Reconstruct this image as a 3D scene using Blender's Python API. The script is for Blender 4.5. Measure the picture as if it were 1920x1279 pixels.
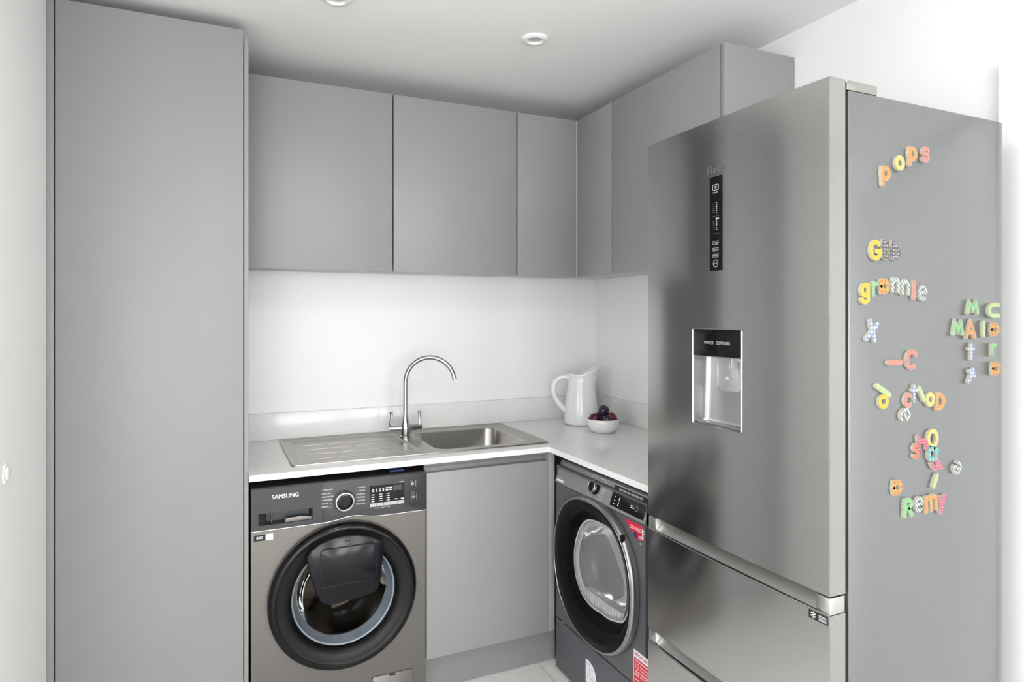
import bpy, bmesh, math, random
from mathutils import Vector, Matrix
random.seed(4)
for o in list(bpy.data.objects): bpy.data.objects.remove(o)
scene = bpy.context.scene
COL = scene.collection
R = math.radians
PI = math.pi

# ------------------------------------------------------------------ camera
F_PX, YAW, V0 = 1211.66, 0.4312, 589.8            # focal length, heading, horizon row (1920x1279 frame)
CAM = Vector((-1.8234, -2.9077, 1.4285))
SN, CS = math.sin(YAW), math.cos(YAW)
cd = bpy.data.cameras.new('camera')
cam = bpy.data.objects.new('camera', cd); COL.objects.link(cam)
cam.location = CAM
cam.rotation_euler = (PI/2, 0, -YAW)
cd.sensor_fit = 'HORIZONTAL'; cd.sensor_width = 36
cd.lens = F_PX*36/1920
cd.shift_y = -(639.5-V0)/1920
cd.clip_start = 0.02
scene.camera = cam

# ------------------------------------------------------------------ world, lights, exposure
w = bpy.data.worlds.new('world'); scene.world = w; w.use_nodes = True
bg = w.node_tree.nodes['Background']
bg.inputs[0].default_value = (0.80, 0.90, 1.0, 1); bg.inputs[1].default_value = 1.0
def area(name, loc, rot, sx, sy, power, col=(1, 1, 1)):
    l = bpy.data.lights.new(name, 'AREA'); l.shape = 'RECTANGLE'; l.size = sx; l.size_y = sy
    l.energy = power; l.color = col
    o = bpy.data.objects.new(name, l); COL.objects.link(o); o.location = loc; o.rotation_euler = rot
    return o
# daylight entering through the rear garden door, the rear window and the two side windows, all behind the camera
area('window_daylight_wide', (-3.05, -7.54, 1.10), (PI/2, 0, 0), 2.5, 2.05, 138, (0.97, 0.985, 1.0))
area('window_daylight_narrow', (-0.62, -7.54, 1.50), (PI/2, 0, 0), 0.85, 1.35, 52, (1.0, 1.0, 1.0))
area('window_daylight_side', (-0.06, -5.75, 1.45), (PI/2, 0, PI/2), 2.3, 1.25, 55, (1.0, 0.99, 0.97))
area('window_daylight_left', (-4.54, -3.1, 1.45), (PI/2, 0, -PI/2), 1.7, 1.25, 40, (0.98, 0.99, 1.0))
area('ceiling_fill_light', (-1.40, -2.15, 2.352), (0, 0, 0), 0.56, 0.56, 11, (1.0, 0.985, 0.96))  # added overhead fill to brighten the worktop; no such lamp is known here
vs = scene.view_settings
vs.view_transform = 'Standard'; vs.look = 'None'; vs.gamma = 1.0; vs.use_curve_mapping = False
vs.exposure = -0.03

# ------------------------------------------------------------------ materials
MATS = {}
def mat(name, col, rough=0.5, metal=0.0, var=0.03, scale=8.0, bump=0.0, bscale=200.0, stretch=None,
        trans=0.0, ior=1.45, spec=0.5, aniso=0.0, coat=0.0, rvar=0.0):
    m = bpy.data.materials.new(name); m.use_nodes = True
    nt = m.node_tree; N = nt.nodes; L = nt.links; p = N['Principled BSDF']
    p.inputs['Roughness'].default_value = rough; p.inputs['Metallic'].default_value = metal
    p.inputs['IOR'].default_value = ior; p.inputs['Transmission Weight'].default_value = trans
    p.inputs['Specular IOR Level'].default_value = spec; p.inputs['Coat Weight'].default_value = coat
    tc = N.new('ShaderNodeTexCoord'); mp = N.new('ShaderNodeMapping'); L.new(tc.outputs['Object'], mp.inputs[0])
    if stretch: mp.inputs['Scale'].default_value = stretch
    nz = N.new('ShaderNodeTexNoise'); nz.inputs['Scale'].default_value = scale; nz.inputs['Detail'].default_value = 3
    L.new(mp.outputs[0], nz.inputs['Vector'])
    rp = N.new('ShaderNodeValToRGB')
    rp.color_ramp.elements[0].position = 0.3; rp.color_ramp.elements[1].position = 0.7
    rp.color_ramp.elements[0].color = tuple(c*(1-var) for c in col)+(1,)
    rp.color_ramp.elements[1].color = tuple(min(1, c*(1+var)) for c in col)+(1,)
    L.new(nz.outputs['Fac'], rp.inputs[0]); L.new(rp.outputs[0], p.inputs['Base Color'])
    if bump:
        n2 = N.new('ShaderNodeTexNoise'); n2.inputs['Scale'].default_value = bscale; L.new(mp.outputs[0], n2.inputs['Vector'])
        b = N.new('ShaderNodeBump'); b.inputs['Strength'].default_value = bump; b.inputs['Distance'].default_value = 0.001
        L.new(n2.outputs['Fac'], b.inputs['Height']); L.new(b.outputs[0], p.inputs['Normal'])
    if rvar:
        mr = N.new('ShaderNodeMapRange'); mr.inputs[3].default_value = rough-rvar; mr.inputs[4].default_value = rough+rvar
        L.new(nz.outputs['Fac'], mr.inputs[0]); L.new(mr.outputs[0], p.inputs['Roughness'])
    if aniso:
        p.inputs['Anisotropic'].default_value = aniso
        tg = N.new('ShaderNodeTangent'); tg.direction_type = 'RADIAL'; tg.axis = 'Z'
        p.inputs['Anisotropic Rotation'].default_value = 0.25
        L.new(tg.outputs[0], p.inputs['Tangent'])
    MATS[name] = m
    return m
mat('wall_paint', (0.88, 0.88, 0.875), 0.7, var=0.008, scale=3, bump=0.05, bscale=300)
mat('ceiling_paint', (0.89, 0.89, 0.88), 0.8, var=0.008, scale=3)
mat('white_gloss', (0.87, 0.87, 0.86), 0.35, var=0.01)
mat('cabinet_grey', (0.275, 0.275, 0.275), 0.42, var=0.012, scale=5, spec=0.4)
mat('plinth_grey', (0.23, 0.23, 0.235), 0.45, var=0.02, scale=5)
mat('carcass_white', (0.58, 0.58, 0.57), 0.5, var=0.01)
mat('rail_grey', (0.33, 0.33, 0.335), 0.35, var=0.01, metal=0.3)
mat('tile', (0.83, 0.82, 0.795), 0.45, var=0.07, scale=14)
mat('grout', (0.82, 0.82, 0.80), 0.8, var=0.02)
mat('steel', (0.62, 0.61, 0.60), 0.27, 1.0, var=0.05, scale=30, bump=0.05, bscale=40, stretch=(1, 1, 12), aniso=0.4)
mat('fridge_steel', (0.55, 0.548, 0.542), 0.15, 1.0, var=0.03, scale=40, bump=0.06, bscale=60, stretch=(0.5, 0.5, 14), aniso=0.75)
mat('fridge_edge', (0.40, 0.39, 0.37), 0.25, 1.0, var=0.01)
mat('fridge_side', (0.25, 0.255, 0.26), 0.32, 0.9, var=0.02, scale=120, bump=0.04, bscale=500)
mat('rail_steel', (0.56, 0.56, 0.55), 0.34, 1.0, var=0.01)
mat('sink_steel', (0.40, 0.385, 0.36), 0.33, 1.0, var=0.03, scale=25, stretch=(1, 10, 10))
mat('bowl_steel', (0.46, 0.445, 0.42), 0.28, 1.0, var=0.04, scale=20, stretch=(8, 8, 1))
mat('chrome', (0.52, 0.53, 0.55), 0.08, 1.0, var=0.01)
mat('trim_silver', (0.58, 0.575, 0.565), 0.22, 1.0, var=0.01)
mat('washer_inox', (0.17, 0.158, 0.147), 0.38, 0.75, var=0.03, scale=30, stretch=(1, 1, 10))
mat('washer_console', (0.043, 0.043, 0.046), 0.42, 0.2, var=0.02)
mat('dryer_body', (0.15, 0.152, 0.16), 0.40, 0.45, var=0.02)
mat('dryer_console', (0.34, 0.342, 0.35), 0.38, 0.5, var=0.02)
mat('dryer_kick', (0.125, 0.127, 0.14), 0.5, 0.2, var=0.02)
mat('black_gloss', (0.005, 0.005, 0.006), 0.10, var=0.0, spec=0.3)
mat('dryer_black', (0.005, 0.005, 0.006), 0.16, var=0.0, spec=0.12)
mat('black_satin', (0.008, 0.008, 0.008), 0.36, var=0.05, spec=0.25)
mat('black_matt', (0.012, 0.012, 0.013), 0.7, var=0.05)
mat('dark_top', (0.028, 0.030, 0.038), 0.35, var=0.05)
mat('flap_plastic', (0.008, 0.008, 0.011), 0.14, var=0.03, spec=0.28)
mat('drum_steel', (0.15, 0.125, 0.10), 0.22, 1.0, var=0.1, scale=40)
mat('dryer_drum', (0.85, 0.85, 0.85), 0.35, 0.1, var=0.05)
mat('gasket', (0.20, 0.235, 0.28), 0.30, var=0.03)
mat('gasket_pale', (0.62, 0.62, 0.62), 0.35, var=0.03)
mat('glass', (0.96, 0.97, 0.98), 0.02, trans=1.0, ior=1.3, var=0.0)
mat('door_glass', (0.6, 0.6, 0.6), 0.02, trans=1.0, ior=1.12, var=0.0)
mat('clear_plastic', (0.92, 0.93, 0.94), 0.06, trans=0.9, ior=1.4, var=0.0)
mat('recess_silver', (0.42, 0.42, 0.425), 0.34, 0.9, var=0.01)
mat('print_white', (0.85, 0.85, 0.85), 0.5, var=0.0)
mat('print_grey', (0.45, 0.45, 0.46), 0.5, var=0.0)
mat('print_faint', (0.20, 0.20, 0.205), 0.4, 0.6, var=0.0)
mat('print_dim', (0.10, 0.10, 0.10), 0.5, var=0.0)
mat('lcd', (0.05, 0.055, 0.045), 0.2, var=0.0)
mat('sticker_red', (0.72, 0.012, 0.045), 0.4, var=0.02)
mat('sticker_white', (0.80, 0.83, 0.86), 0.45, var=0.02)
mat('sticker_blue', (0.02, 0.06, 0.16), 0.4, var=0.02)
mat('ceramic', (0.80, 0.80, 0.795), 0.13, var=0.015, scale=20, coat=0.4)
mat('plum_dark', (0.035, 0.016, 0.040), 0.22, var=0.7, scale=40)
mat('plum_purple', (0.10, 0.014, 0.045), 0.22, var=0.8, scale=30)
mat('plum_red', (0.22, 0.008, 0.018), 0.2, var=0.4, scale=30)
mat('magnet_edge', (0.42, 0.40, 0.34), 0.6, var=0.02)
mat('rim_steel', (0.34, 0.34, 0.345), 0.30, 0.9, var=0.01)
mat('lamp_lens', (0.55, 0.55, 0.54), 0.2, var=0.0)

def quartz():
    m = mat('quartz', (0.81, 0.81, 0.805), 0.16, var=0.012, scale=60)
    nt = m.node_tree; N = nt.nodes; L = nt.links; p = N['Principled BSDF']
    tc = N.new('ShaderNodeTexCoord')
    n = N.new('ShaderNodeTexNoise'); n.inputs['Scale'].default_value = 2.2; n.inputs['Detail'].default_value = 6; n.inputs['Distortion'].default_value = 1.2
    L.new(tc.outputs['Object'], n.inputs['Vector'])
    r = N.new('ShaderNodeValToRGB'); e = r.color_ramp.elements
    e[0].position = 0.485; e[0].color = (1, 1, 1, 1); e[1].position = 0.515; e[1].color = (1, 1, 1, 1)
    k = e.new(0.5); k.color = (0.965, 0.962, 0.945, 1)
    L.new(n.outputs['Fac'], r.inputs[0])
    mx = N.new('ShaderNodeMix'); mx.data_type = 'RGBA'; mx.blend_type = 'MULTIPLY'; mx.inputs[0].default_value = 1
    src = p.inputs['Base Color'].links[0].from_socket
    L.new(src, mx.inputs[6]); L.new(r.outputs[0], mx.inputs[7]); L.new(mx.outputs[2], p.inputs['Base Color'])
quartz()

def magnet_mat(name, col, pattern=None, col2=(0.5, 0.5, 0.49), cell=0.007, thr=0.32):
    m = bpy.data.materials.new(name); m.use_nodes = True
    nt = m.node_tree; N = nt.nodes; L = nt.links; p = N['Principled BSDF']
    p.inputs['Roughness'].default_value = 0.45
    tc = N.new('ShaderNodeTexCoord'); sp = N.new('ShaderNodeSeparateXYZ'); L.new(tc.outputs['Object'], sp.inputs[0])
    def math_(op, a, b=None):
        n = N.new('ShaderNodeMath'); n.operation = op
        for i, v in enumerate((a, b)):
            if v is None: continue
            if isinstance(v, (int, float)): n.inputs[i].default_value = v
            else: L.new(v, n.inputs[i])
        return n.outputs[0]
    x, z = sp.outputs[0], sp.outputs[2]
    if pattern == 'dots':
        u = math_('ADD', x, z); v = math_('SUBTRACT', x, z)
        k = 2*PI/(cell*1.414)
        f = math_('MULTIPLY', math_('COSINE', math_('MULTIPLY', u, k)), math_('COSINE', math_('MULTIPLY', v, k)))
        fac = math_('GREATER_THAN', f, thr)
    elif pattern == 'stripes':
        u = math_('ADD', x, math_('MULTIPLY', z, 0.8))
        fac = math_('GREATER_THAN', math_('SINE', math_('MULTIPLY', u, 2*PI/cell)), thr)
    elif pattern == 'gingham':
        a = math_('GREATER_THAN', math_('SINE', math_('MULTIPLY', x, 2*PI/cell)), 0.0)
        b = math_('GREATER_THAN', math_('SINE', math_('MULTIPLY', z, 2*PI/cell)), 0.0)
        fac = math_('MULTIPLY', math_('ADD', a, b), 0.5)
    else:
        nz = N.new('ShaderNodeTexNoise'); nz.inputs['Scale'].default_value = 60; L.new(tc.outputs['Object'], nz.inputs[0])
        fac = math_('GREATER_THAN', nz.outputs['Fac'], 0.68)
    mx = N.new('ShaderNodeMix'); mx.data_type = 'RGBA'
    L.new(fac, mx.inputs[0]); mx.inputs[6].default_value = col+(1,); mx.inputs[7].default_value = col2+(1,)
    L.new(mx.outputs[2], p.inputs['Base Color'])
    MATS[name] = m
magnet_mat('mg_orange', (0.469, 0.210, 0.058), 'dots', (0.484, 0.300, 0.161), 0.011, 0.55)
magnet_mat('mg_spot', (0.484, 0.241, 0.048), 'dots', (0.411, 0.093, 0.044), 0.016, 0.5)
magnet_mat('mg_yellow', (0.491, 0.355, 0.035), None, (0.499, 0.411, 0.167))
magnet_mat('mg_lemon', (0.484, 0.411, 0.121), None, (0.499, 0.440, 0.210))
magnet_mat('mg_pink', (0.469, 0.155, 0.126), 'dots', (0.499, 0.314, 0.248), 0.010, 0.6)
magnet_mat('mg_coral', (0.469, 0.138, 0.083), None, (0.484, 0.185, 0.121))
magnet_mat('mg_grey', (0.083, 0.080, 0.083), 'dots', (0.469, 0.469, 0.469), 0.0105, 0.62)
magnet_mat('mg_green', (0.161, 0.369, 0.155), 'dots', (0.341, 0.469, 0.300), 0.007, 0.6)
magnet_mat('mg_lime', (0.327, 0.426, 0.197), None, (0.369, 0.454, 0.248))
magnet_mat('mg_stripe', (0.469, 0.476, 0.469), 'stripes', (0.10, 0.165, 0.165), 0.0085, 0.35)
magnet_mat('mg_check', (0.469, 0.476, 0.499), 'gingham', (0.126, 0.197, 0.383), 0.0085)
magnet_mat('mg_blue', (0.083, 0.300, 0.341), 'dots', (0.454, 0.454, 0.210), 0.015, 0.6)
magnet_mat('mg_rose', (0.411, 0.063, 0.121), 'dots', (0.469, 0.229, 0.261), 0.009, 0.3)

# ------------------------------------------------------------------ helpers
def PX(u, v, ax, val):
    """photo pixel (1920x1279 frame) -> point on the plane ax = val"""
    d = Vector((SN+(u-960)/F_PX*CS, CS-(u-960)/F_PX*SN, -(v-V0)/F_PX))
    i = 'xyz'.index(ax)
    return CAM + d*((val-CAM[i])/d[i])
def obj(name, bm, m, parent=None, smooth=False, loc=None, rot=None):
    me = bpy.data.meshes.new(name)
    bmesh.ops.recalc_face_normals(bm, faces=bm.faces)
    bm.to_mesh(me); bm.free()
    me.materials.append(MATS[m])
    if smooth:
        for p in me.polygons: p.use_smooth = True
        me.set_sharp_from_angle(angle=R(smooth if smooth is not True else 40))
    o = bpy.data.objects.new(name, me); COL.objects.link(o)
    if parent: o.parent = parent
    if loc: o.location = loc
    if rot: o.rotation_euler = rot
    return o
def tag(o, label, cat, group=None):
    o['label'] = label; o['category'] = cat
    if group: o['group'] = group
    return o
def thing(name, label, cat, loc=(0, 0, 0), rz=0, group=None):
    o = bpy.data.objects.new(name, None); COL.objects.link(o)
    o.empty_display_size = 0.05
    o.location = loc; o.rotation_euler = (0, 0, rz)
    return tag(o, label, cat, group)
def struct(o):
    o['kind'] = 'structure'; return o
def add_box(bm, x0, x1, y0, y1, z0, z1):
    v = [bm.verts.new((x, y, z)) for x in (x0, x1) for y in (y0, y1) for z in (z0, z1)]
    for f in ((0, 1, 3, 2), (4, 6, 7, 5), (0, 4, 5, 1), (2, 3, 7, 6), (0, 2, 6, 4), (1, 5, 7, 3)):
        bm.faces.new([v[i] for i in f])
def box(name, x0, x1, y0, y1, z0, z1, m, parent=None, bev=0.0, seg=2):
    bm = bmesh.new(); add_box(bm, min(x0, x1), max(x0, x1), min(y0, y1), max(y0, y1), min(z0, z1), max(z0, z1))
    if bev: bmesh.ops.bevel(bm, geom=list(bm.edges), offset=bev, segments=seg, affect='EDGES', profile=0.5)
    return obj(name, bm, m, parent, smooth=35 if bev else False)
def cells(name, us, vs_, mask, t0, t1, axis, m, parent=None, bev=0):
    """slab made of grid cells; mask(i, j) says which cells are solid. axis = thickness axis"""
    bm = bmesh.new()
    def P(u, v, t):
        return {'z': (u, v, t), 'y': (u, t, v), 'x': (t, u, v)}[axis]
    cache = {}
    def V(i, j, k):
        if (i, j, k) not in cache: cache[(i, j, k)] = bm.verts.new(P(us[i], vs_[j], (t0, t1)[k]))
        return cache[(i, j, k)]
    nu, nv = len(us)-1, len(vs_)-1
    S = lambda i, j: 0 <= i < nu and 0 <= j < nv and mask(i, j)
    for i in range(nu):
        for j in range(nv):
            if not S(i, j): continue
            for k in (0, 1): bm.faces.new([V(i, j, k), V(i+1, j, k), V(i+1, j+1, k), V(i, j+1, k)])
            for (a, b, c, d, n) in ((i, j, i+1, j, (i, j-1)), (i, j+1, i+1, j+1, (i, j+1)), (i, j, i, j+1, (i-1, j)), (i+1, j, i+1, j+1, (i+1, j))):
                if not S(*n): bm.faces.new([V(a, b, 0), V(c, d, 0), V(c, d, 1), V(a, b, 1)])
    if bev:
        bmesh.ops.dissolve_limit(bm, angle_limit=0.01, verts=bm.verts, edges=bm.edges)
    return obj(name, bm, m, parent)
def prism(name, pts, y0, y1, m, parent=None, bev=0.0, smooth=False):
    """outline in the xz plane pulled from y0 to y1"""
    bm = bmesh.new()
    a = [bm.verts.new((x, y0, z)) for x, z in pts]; b = [bm.verts.new((x, y1, z)) for x, z in pts]
    f1 = bm.faces.new(a); f2 = bm.faces.new(b[::-1])
    n = len(pts)
    for i in range(n): bm.faces.new([a[i], a[(i+1) % n], b[(i+1) % n], b[i]])
    if bev:
        es = [e for e in f1.edges]+[e for e in f2.edges]
        bmesh.ops.bevel(bm, geom=es, offset=bev, segments=2, affect='EDGES', profile=0.5)
    return obj(name, bm, m, parent, smooth=35 if (bev or smooth) else False)
def extrude_x(name, pts, x0, x1, m, parent=None):
    """outline in the yz plane pulled from x0 to x1"""
    bm = bmesh.new()
    a = [bm.verts.new((x0, y, z)) for y, z in pts]; b = [bm.verts.new((x1, y, z)) for y, z in pts]
    bm.faces.new(a); bm.faces.new(b[::-1]); n = len(pts)
    for i in range(n): bm.faces.new([a[i], a[(i+1) % n], b[(i+1) % n], b[i]])
    return obj(name, bm, m, parent)
def add_loft(bm, loops, cap0=False, cap1=False, closed=True):
    rows = [[bm.verts.new(p) for p in lp] for lp in loops]
    n = len(rows[0])
    for a, b in zip(rows, rows[1:]):
        for i in range(n if closed else n-1):
            j = (i+1) % n
            bm.faces.new([a[i], a[j], b[j], b[i]])
    if cap0: bm.faces.new(rows[0])
    if cap1: bm.faces.new(rows[-1])
def loft(name, loops, m, parent=None, cap0=False, cap1=False, smooth=40, close_tube=False):
    bm = bmesh.new()
    add_loft(bm, loops+([loops[0]] if close_tube else []), cap0, cap1)
    bmesh.ops.remove_doubles(bm, verts=bm.verts, dist=1e-6)
    return obj(name, bm, m, parent, smooth=smooth)
def lathe(name, prof, m, parent=None, axis='z', c=(0, 0, 0), n=48, smooth=40, cap0=False, cap1=False):
    """prof: list of (radius, offset along axis). axis 'z' upward, 'y' outward = -y"""
    loops = []
    for r, h in prof:
        r = max(r, 1e-5)
        if axis == 'z': loops.append([(c[0]+r*math.cos(2*PI*i/n), c[1]+r*math.sin(2*PI*i/n), c[2]+h) for i in range(n)])
        else: loops.append([(c[0]+r*math.cos(2*PI*i/n), c[1]-h, c[2]+r*math.sin(2*PI*i/n)) for i in range(n)])
    return loft(name, loops, m, parent, cap0, cap1, smooth)
def add_tube(bm, path, rad, n=12, flat=1.0):
    path = [Vector(p) for p in path]
    if not isinstance(rad, (list, tuple)): rad = [rad]*len(path)
    t = (path[1]-path[0]).normalized()
    up = Vector((0, 0, 1)) if abs(t.z) < 0.9 else Vector((0, 1, 0))
    nrm = t.cross(up).normalized(); loops = []
    for i, p in enumerate(path):
        t = (path[min(i+1, len(path)-1)]-path[max(i-1, 0)]).normalized()
        nrm = (nrm - t*nrm.dot(t)).normalized(); b = t.cross(nrm)
        loops.append([p+(nrm*math.cos(2*PI*k/n)+b*flat*math.sin(2*PI*k/n))*rad[i] for k in range(n)])
    add_loft(bm, loops, True, True)
def tube(name, path, rad, m, parent=None, n=12, smooth=50):
    bm = bmesh.new(); add_tube(bm, path, rad, n)
    return obj(name, bm, m, parent, smooth=smooth)
DG = None
def text(name, s, size, m, parent, x, y, z, tilt=0.0, align='CENTER', rot=0.0, sx=1.0, bold=0.0, local_rz=0.0):
    """flat lettering standing in the xz plane of its parent, facing -y"""
    cu = bpy.data.curves.new(name, 'FONT'); cu.body = s; cu.size = size
    cu.align_x = align; cu.align_y = 'CENTER'; cu.extrude = 0.0; cu.offset = bold; cu.resolution_u = 3
    t = bpy.data.objects.new(name, cu); COL.objects.link(t)
    dg = bpy.context.evaluated_depsgraph_get()
    me = bpy.data.meshes.new_from_object(t.evaluated_get(dg))
    bpy.data.objects.remove(t); bpy.data.curves.remove(cu)
    me.name = name
    me.transform(Matrix.Diagonal((sx, 1, 1, 1)))
    if rot: me.transform(Matrix.Rotation(rot, 4, 'Z'))
    me.transform(Matrix.Rotation(PI/2-tilt, 4, 'X'))
    me.materials.clear(); me.materials.append(MATS[m])
    o = bpy.data.objects.new(name, me); COL.objects.link(o); o.parent = parent; o.location = (x, y, z)
    return o
def marks(name, rects, y, m, parent):
    """printed bars: rects (x0, x1, z0, z1) on the plane y"""
    bm = bmesh.new()
    for x0, x1, z0, z1 in rects: add_box(bm, x0, x1, y-0.0003, y, z0, z1)
    o = obj(name, bm, m, parent); o['kind'] = 'stuff'; return o
def rrect(x0, x1, z0, z1, r, n=5):
    pts = []
    for cx, cz, a in ((x1-r, z1-r, 0), (x0+r, z1-r, 90), (x0+r, z0+r, 180), (x1-r, z0+r, 270)):
        for k in range(n+1):
            t = R(a+90*k/n); pts.append((cx+r*math.cos(t), cz+r*math.sin(t)))
    return pts
def ring_outline(x0, x1, z0, z1, r, wd):
    """frame line of a rounded rectangle as mesh quads"""
    return rrect(x0, x1, z0, z1, r), rrect(x0+wd, x1-wd, z0+wd, z1-wd, max(r-wd, 0.0005))
def line_frame(name, x0, x1, z0, z1, r, wd, y, m, parent):
    a, b = ring_outline(x0, x1, z0, z1, r, wd)
    return loft(name, [[(x, y, z) for x, z in a], [(x, y, z) for x, z in b]], m, parent, smooth=False)

# ------------------------------------------------------------------ the room
ZC = 2.409
XL = -2.2748
JY = -0.567                                        # floor joint that runs along the plinth
floor = struct(box('floor', -4.6, 0.1, -7.7, 0.1, -0.06, -0.006, 'grout'))
TS = 0.60
tile_me = None
for i in range(8):
    for j in range(-1, 12):
        x1 = -0.02 - i*TS; y1 = JY - j*TS
        x0 = x1-TS; y0 = y1-TS
        if y1 < -7.5 or x1 < -4.5: continue
        yy1 = min(y1, 0.0)
        if yy1 - y0 < 0.02: continue
        if tile_me is None or j == -1:
            t = box('floor_tile', 0.002, TS-0.002, 0.002, yy1-y0-0.002, -0.012, 0.0, 'tile', floor)
            t.location = (x0, y0, 0)
            if j >= 0: tile_me = t.data
        else:
            t = bpy.data.objects.new('floor_tile', tile_me); COL.objects.link(t); t.parent = floor
            t.location = (x0, y0, 0)
struct(box('wall_back', XL-0.1, 0.1, 0.0, 0.1, -0.05, ZC, 'wall_paint'))
struct(box('wall_left', XL-0.1, XL, -1.45, 0.0, -0.05, ZC, 'wall_paint'))
struct(box('wall_left_return', -4.6, XL-0.1, -1.45, -1.35, -0.05, ZC, 'wall_paint'))
struct(cells('wall_left_far', [-7.6, -4.0, -2.2, -1.35], [-0.05, 0.80, 2.15, ZC], lambda i, j: not (i == 1 and j == 1), -4.7, -4.6, 'x', 'wall_paint'))
DY0, DY1, DZ = -2.765, -2.005, 1.985                 # doorway in the right wall, next to the fridge
struct(cells('wall_right', [-7.6, -7.0, -4.5, DY0, DY1, 0.0], [-0.05, 0.0, 0.80, DZ, 2.20, ZC], lambda i, j: not ((i == 3 and j in (1, 2)) or (i == 1 and j in (2, 3))), 0.0, 0.1, 'x', 'wall_paint'))
WX = [-4.6, -4.3, -1.8, -1.05, -0.2, 0.1]; WZ = [-0.05, 0.05, 0.82, 2.18, ZC]
struct(cells('wall_rear', WX, WZ, lambda i, j: not ((j in (1, 2) and i == 1) or (j == 2 and i == 3)), -7.7, -7.6, 'y', 'wall_paint'))
struct(box('ceiling', -4.7, 0.1, -7.7, 0.1, ZC, ZC+0.08, 'ceiling_paint'))
for n, (a, b, zs) in enumerate(((WX[1], WX[2], 0.05), (WX[3], WX[4], 0.82))):
    fr = cells('window_%d' % (n+1), [a, a+0.05, (a+b)/2-0.025, (a+b)/2+0.025, b-0.05, b], [zs, zs+0.05, 2.13, 2.18],
               lambda i, j: not (j == 1 and i in (1, 3)), -7.68, -7.62, 'y', 'white_gloss')
    struct(fr)
    for q in ((a+0.05, (a+b)/2-0.025), ((a+b)/2+0.025, b-0.05)):
        box('pane', q[0], q[1], -7.655, -7.647, zs+0.05, 2.13, 'glass', fr)
fr = struct(cells('window_3', [-7.0, -6.95, -5.775, -5.725, -4.55, -4.5], [0.80, 0.85, 2.15, 2.20], lambda i, j: not (j == 1 and i in (1, 3)), 0.02, 0.08, 'x', 'white_gloss'))
for q in ((-6.95, -5.775), (-5.725, -4.55)): box('pane', 0.045, 0.053, q[0], q[1], 0.85, 2.15, 'glass', fr)
fr = struct(cells('window_4', [-4.0, -3.95, -3.125, -3.075, -2.25, -2.2], [0.80, 0.85, 2.10, 2.15], lambda i, j: not (j == 1 and i in (1, 3)), -4.68, -4.62, 'x', 'white_gloss'))
for q in ((-3.95, -3.125), (-3.075, -2.25)): box('pane', -4.655, -4.647, q[0], q[1], 0.85, 2.10, 'glass', fr)
# door in the right wall with its casing
casing = struct(cells('trim_1', [DY0-0.068, DY0+0.004, DY1-0.004, DY1+0.068], [0.0, DZ-0.004, DZ+0.075],
                lambda i, j: not (j == 0 and i == 1), -0.022, 0.0, 'x', 'white_gloss'))
door = struct(box('door_1', 0.03, 0.07, DY0+0.003, DY1-0.003, 0.005, DZ-0.003, 'white_gloss'))
bm = bmesh.new(); add_tube(bm, [(0.03, DY0+0.06, 1.02), (-0.02, DY0+0.06, 1.02), (-0.025, DY0+0.075, 1.02), (-0.025, DY0+0.17, 1.02)], 0.009)
obj('handle', bm, 'chrome', door, smooth=50)
# skirting board on the wall beside the tall cabinet
struct(box('baseboard_left', XL, XL+0.015, -1.45, -0.64, 0.0, 0.10, 'white_gloss', bev=0.003))
# round white switch on the left wall
k = thing('dimmer_switch', 'small round white switch fixed to the white side wall', 'switch', (XL, -1.012, 1.051), PI/2)
lathe('back_plate', [(0.026, 0.0002), (0.026, 0.003), (0.022, 0.004)], 'white_gloss', k, 'y', n=28, cap1=True)
lathe('turning_knob', [(0.016, 0.004), (0.016, 0.007), (0.014, 0.008), (0.0, 0.008)], 'white_gloss', k, 'y', n=28)
# ceiling downlights
for n, (x, y, lab) in enumerate(((-0.7905, -0.8574, 'white recessed downlight in the ceiling in front of the corner cabinets'),
                                 (-1.4828, -0.8658, 'white recessed downlight in the ceiling above the washing machine'))):
    d = thing('downlight', lab, 'downlight', (x, y, ZC), 0, 'recessed ceiling downlights')
    lathe('trim_ring', [(0.026, -0.001), (0.027, -0.006), (0.031, -0.010), (0.040, -0.010), (0.0455, -0.006), (0.046, 0.0)], 'white_gloss', d, n=40)
    lathe('lens', [(0.0, -0.003), (0.020, -0.0035), (0.027, -0.002)], 'lamp_lens', d, n=32)

# added square lamp housing, out of view, around the overhead fill light
t = thing('added_ceiling_lamp', 'square white flush lamp added out of view to brighten the room', 'ceiling lamp', (-1.40, -2.15, ZC))
cells('frame', [-0.30, -0.285, 0.285, 0.30], [-0.30, -0.285, 0.285, 0.30], lambda i, j: not (i == 1 and j == 1), -0.055, 0.0, 'z', 'white_gloss', t)
box('diffuser', -0.285, 0.285, -0.285, 0.285, -0.050, -0.045, 'white_gloss', t)

# ------------------------------------------------------------------ tall cabinet
t = thing('tall_cabinet', 'tall plain grey cabinet from floor to ceiling beside the white wall', 'cabinet', (-2.0, -0.3, 0))
def W(root):                                   # build in world coordinates under an unrotated root
    for c in root.children: c.location = c.location - root.location
    return root
TX0, TX1 = -2.2538, -1.7375
box('carcass', TX0+0.002, TX1-0.003, -0.578, -0.005, 0.10, 2.345, 'cabinet_grey', t)
box('door', TX0, TX1, -0.60, -0.58, 0.105, 2.368, 'cabinet_grey', t, bev=0.001)
box('filler_panel', XL+0.0004, TX0-0.003, -0.60, -0.58, 0.0, 2.372, 'cabinet_grey', t, bev=0.0008)
box('side_panel', TX1+0.003, -1.7216, -0.598, -0.005, 0.0, 2.352, 'cabinet_grey', t, bev=0.0008)
box('plinth', TX0, TX1, -0.545, -0.53, 0.0, 0.10, 'plinth_grey', t)
W(t)

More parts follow.
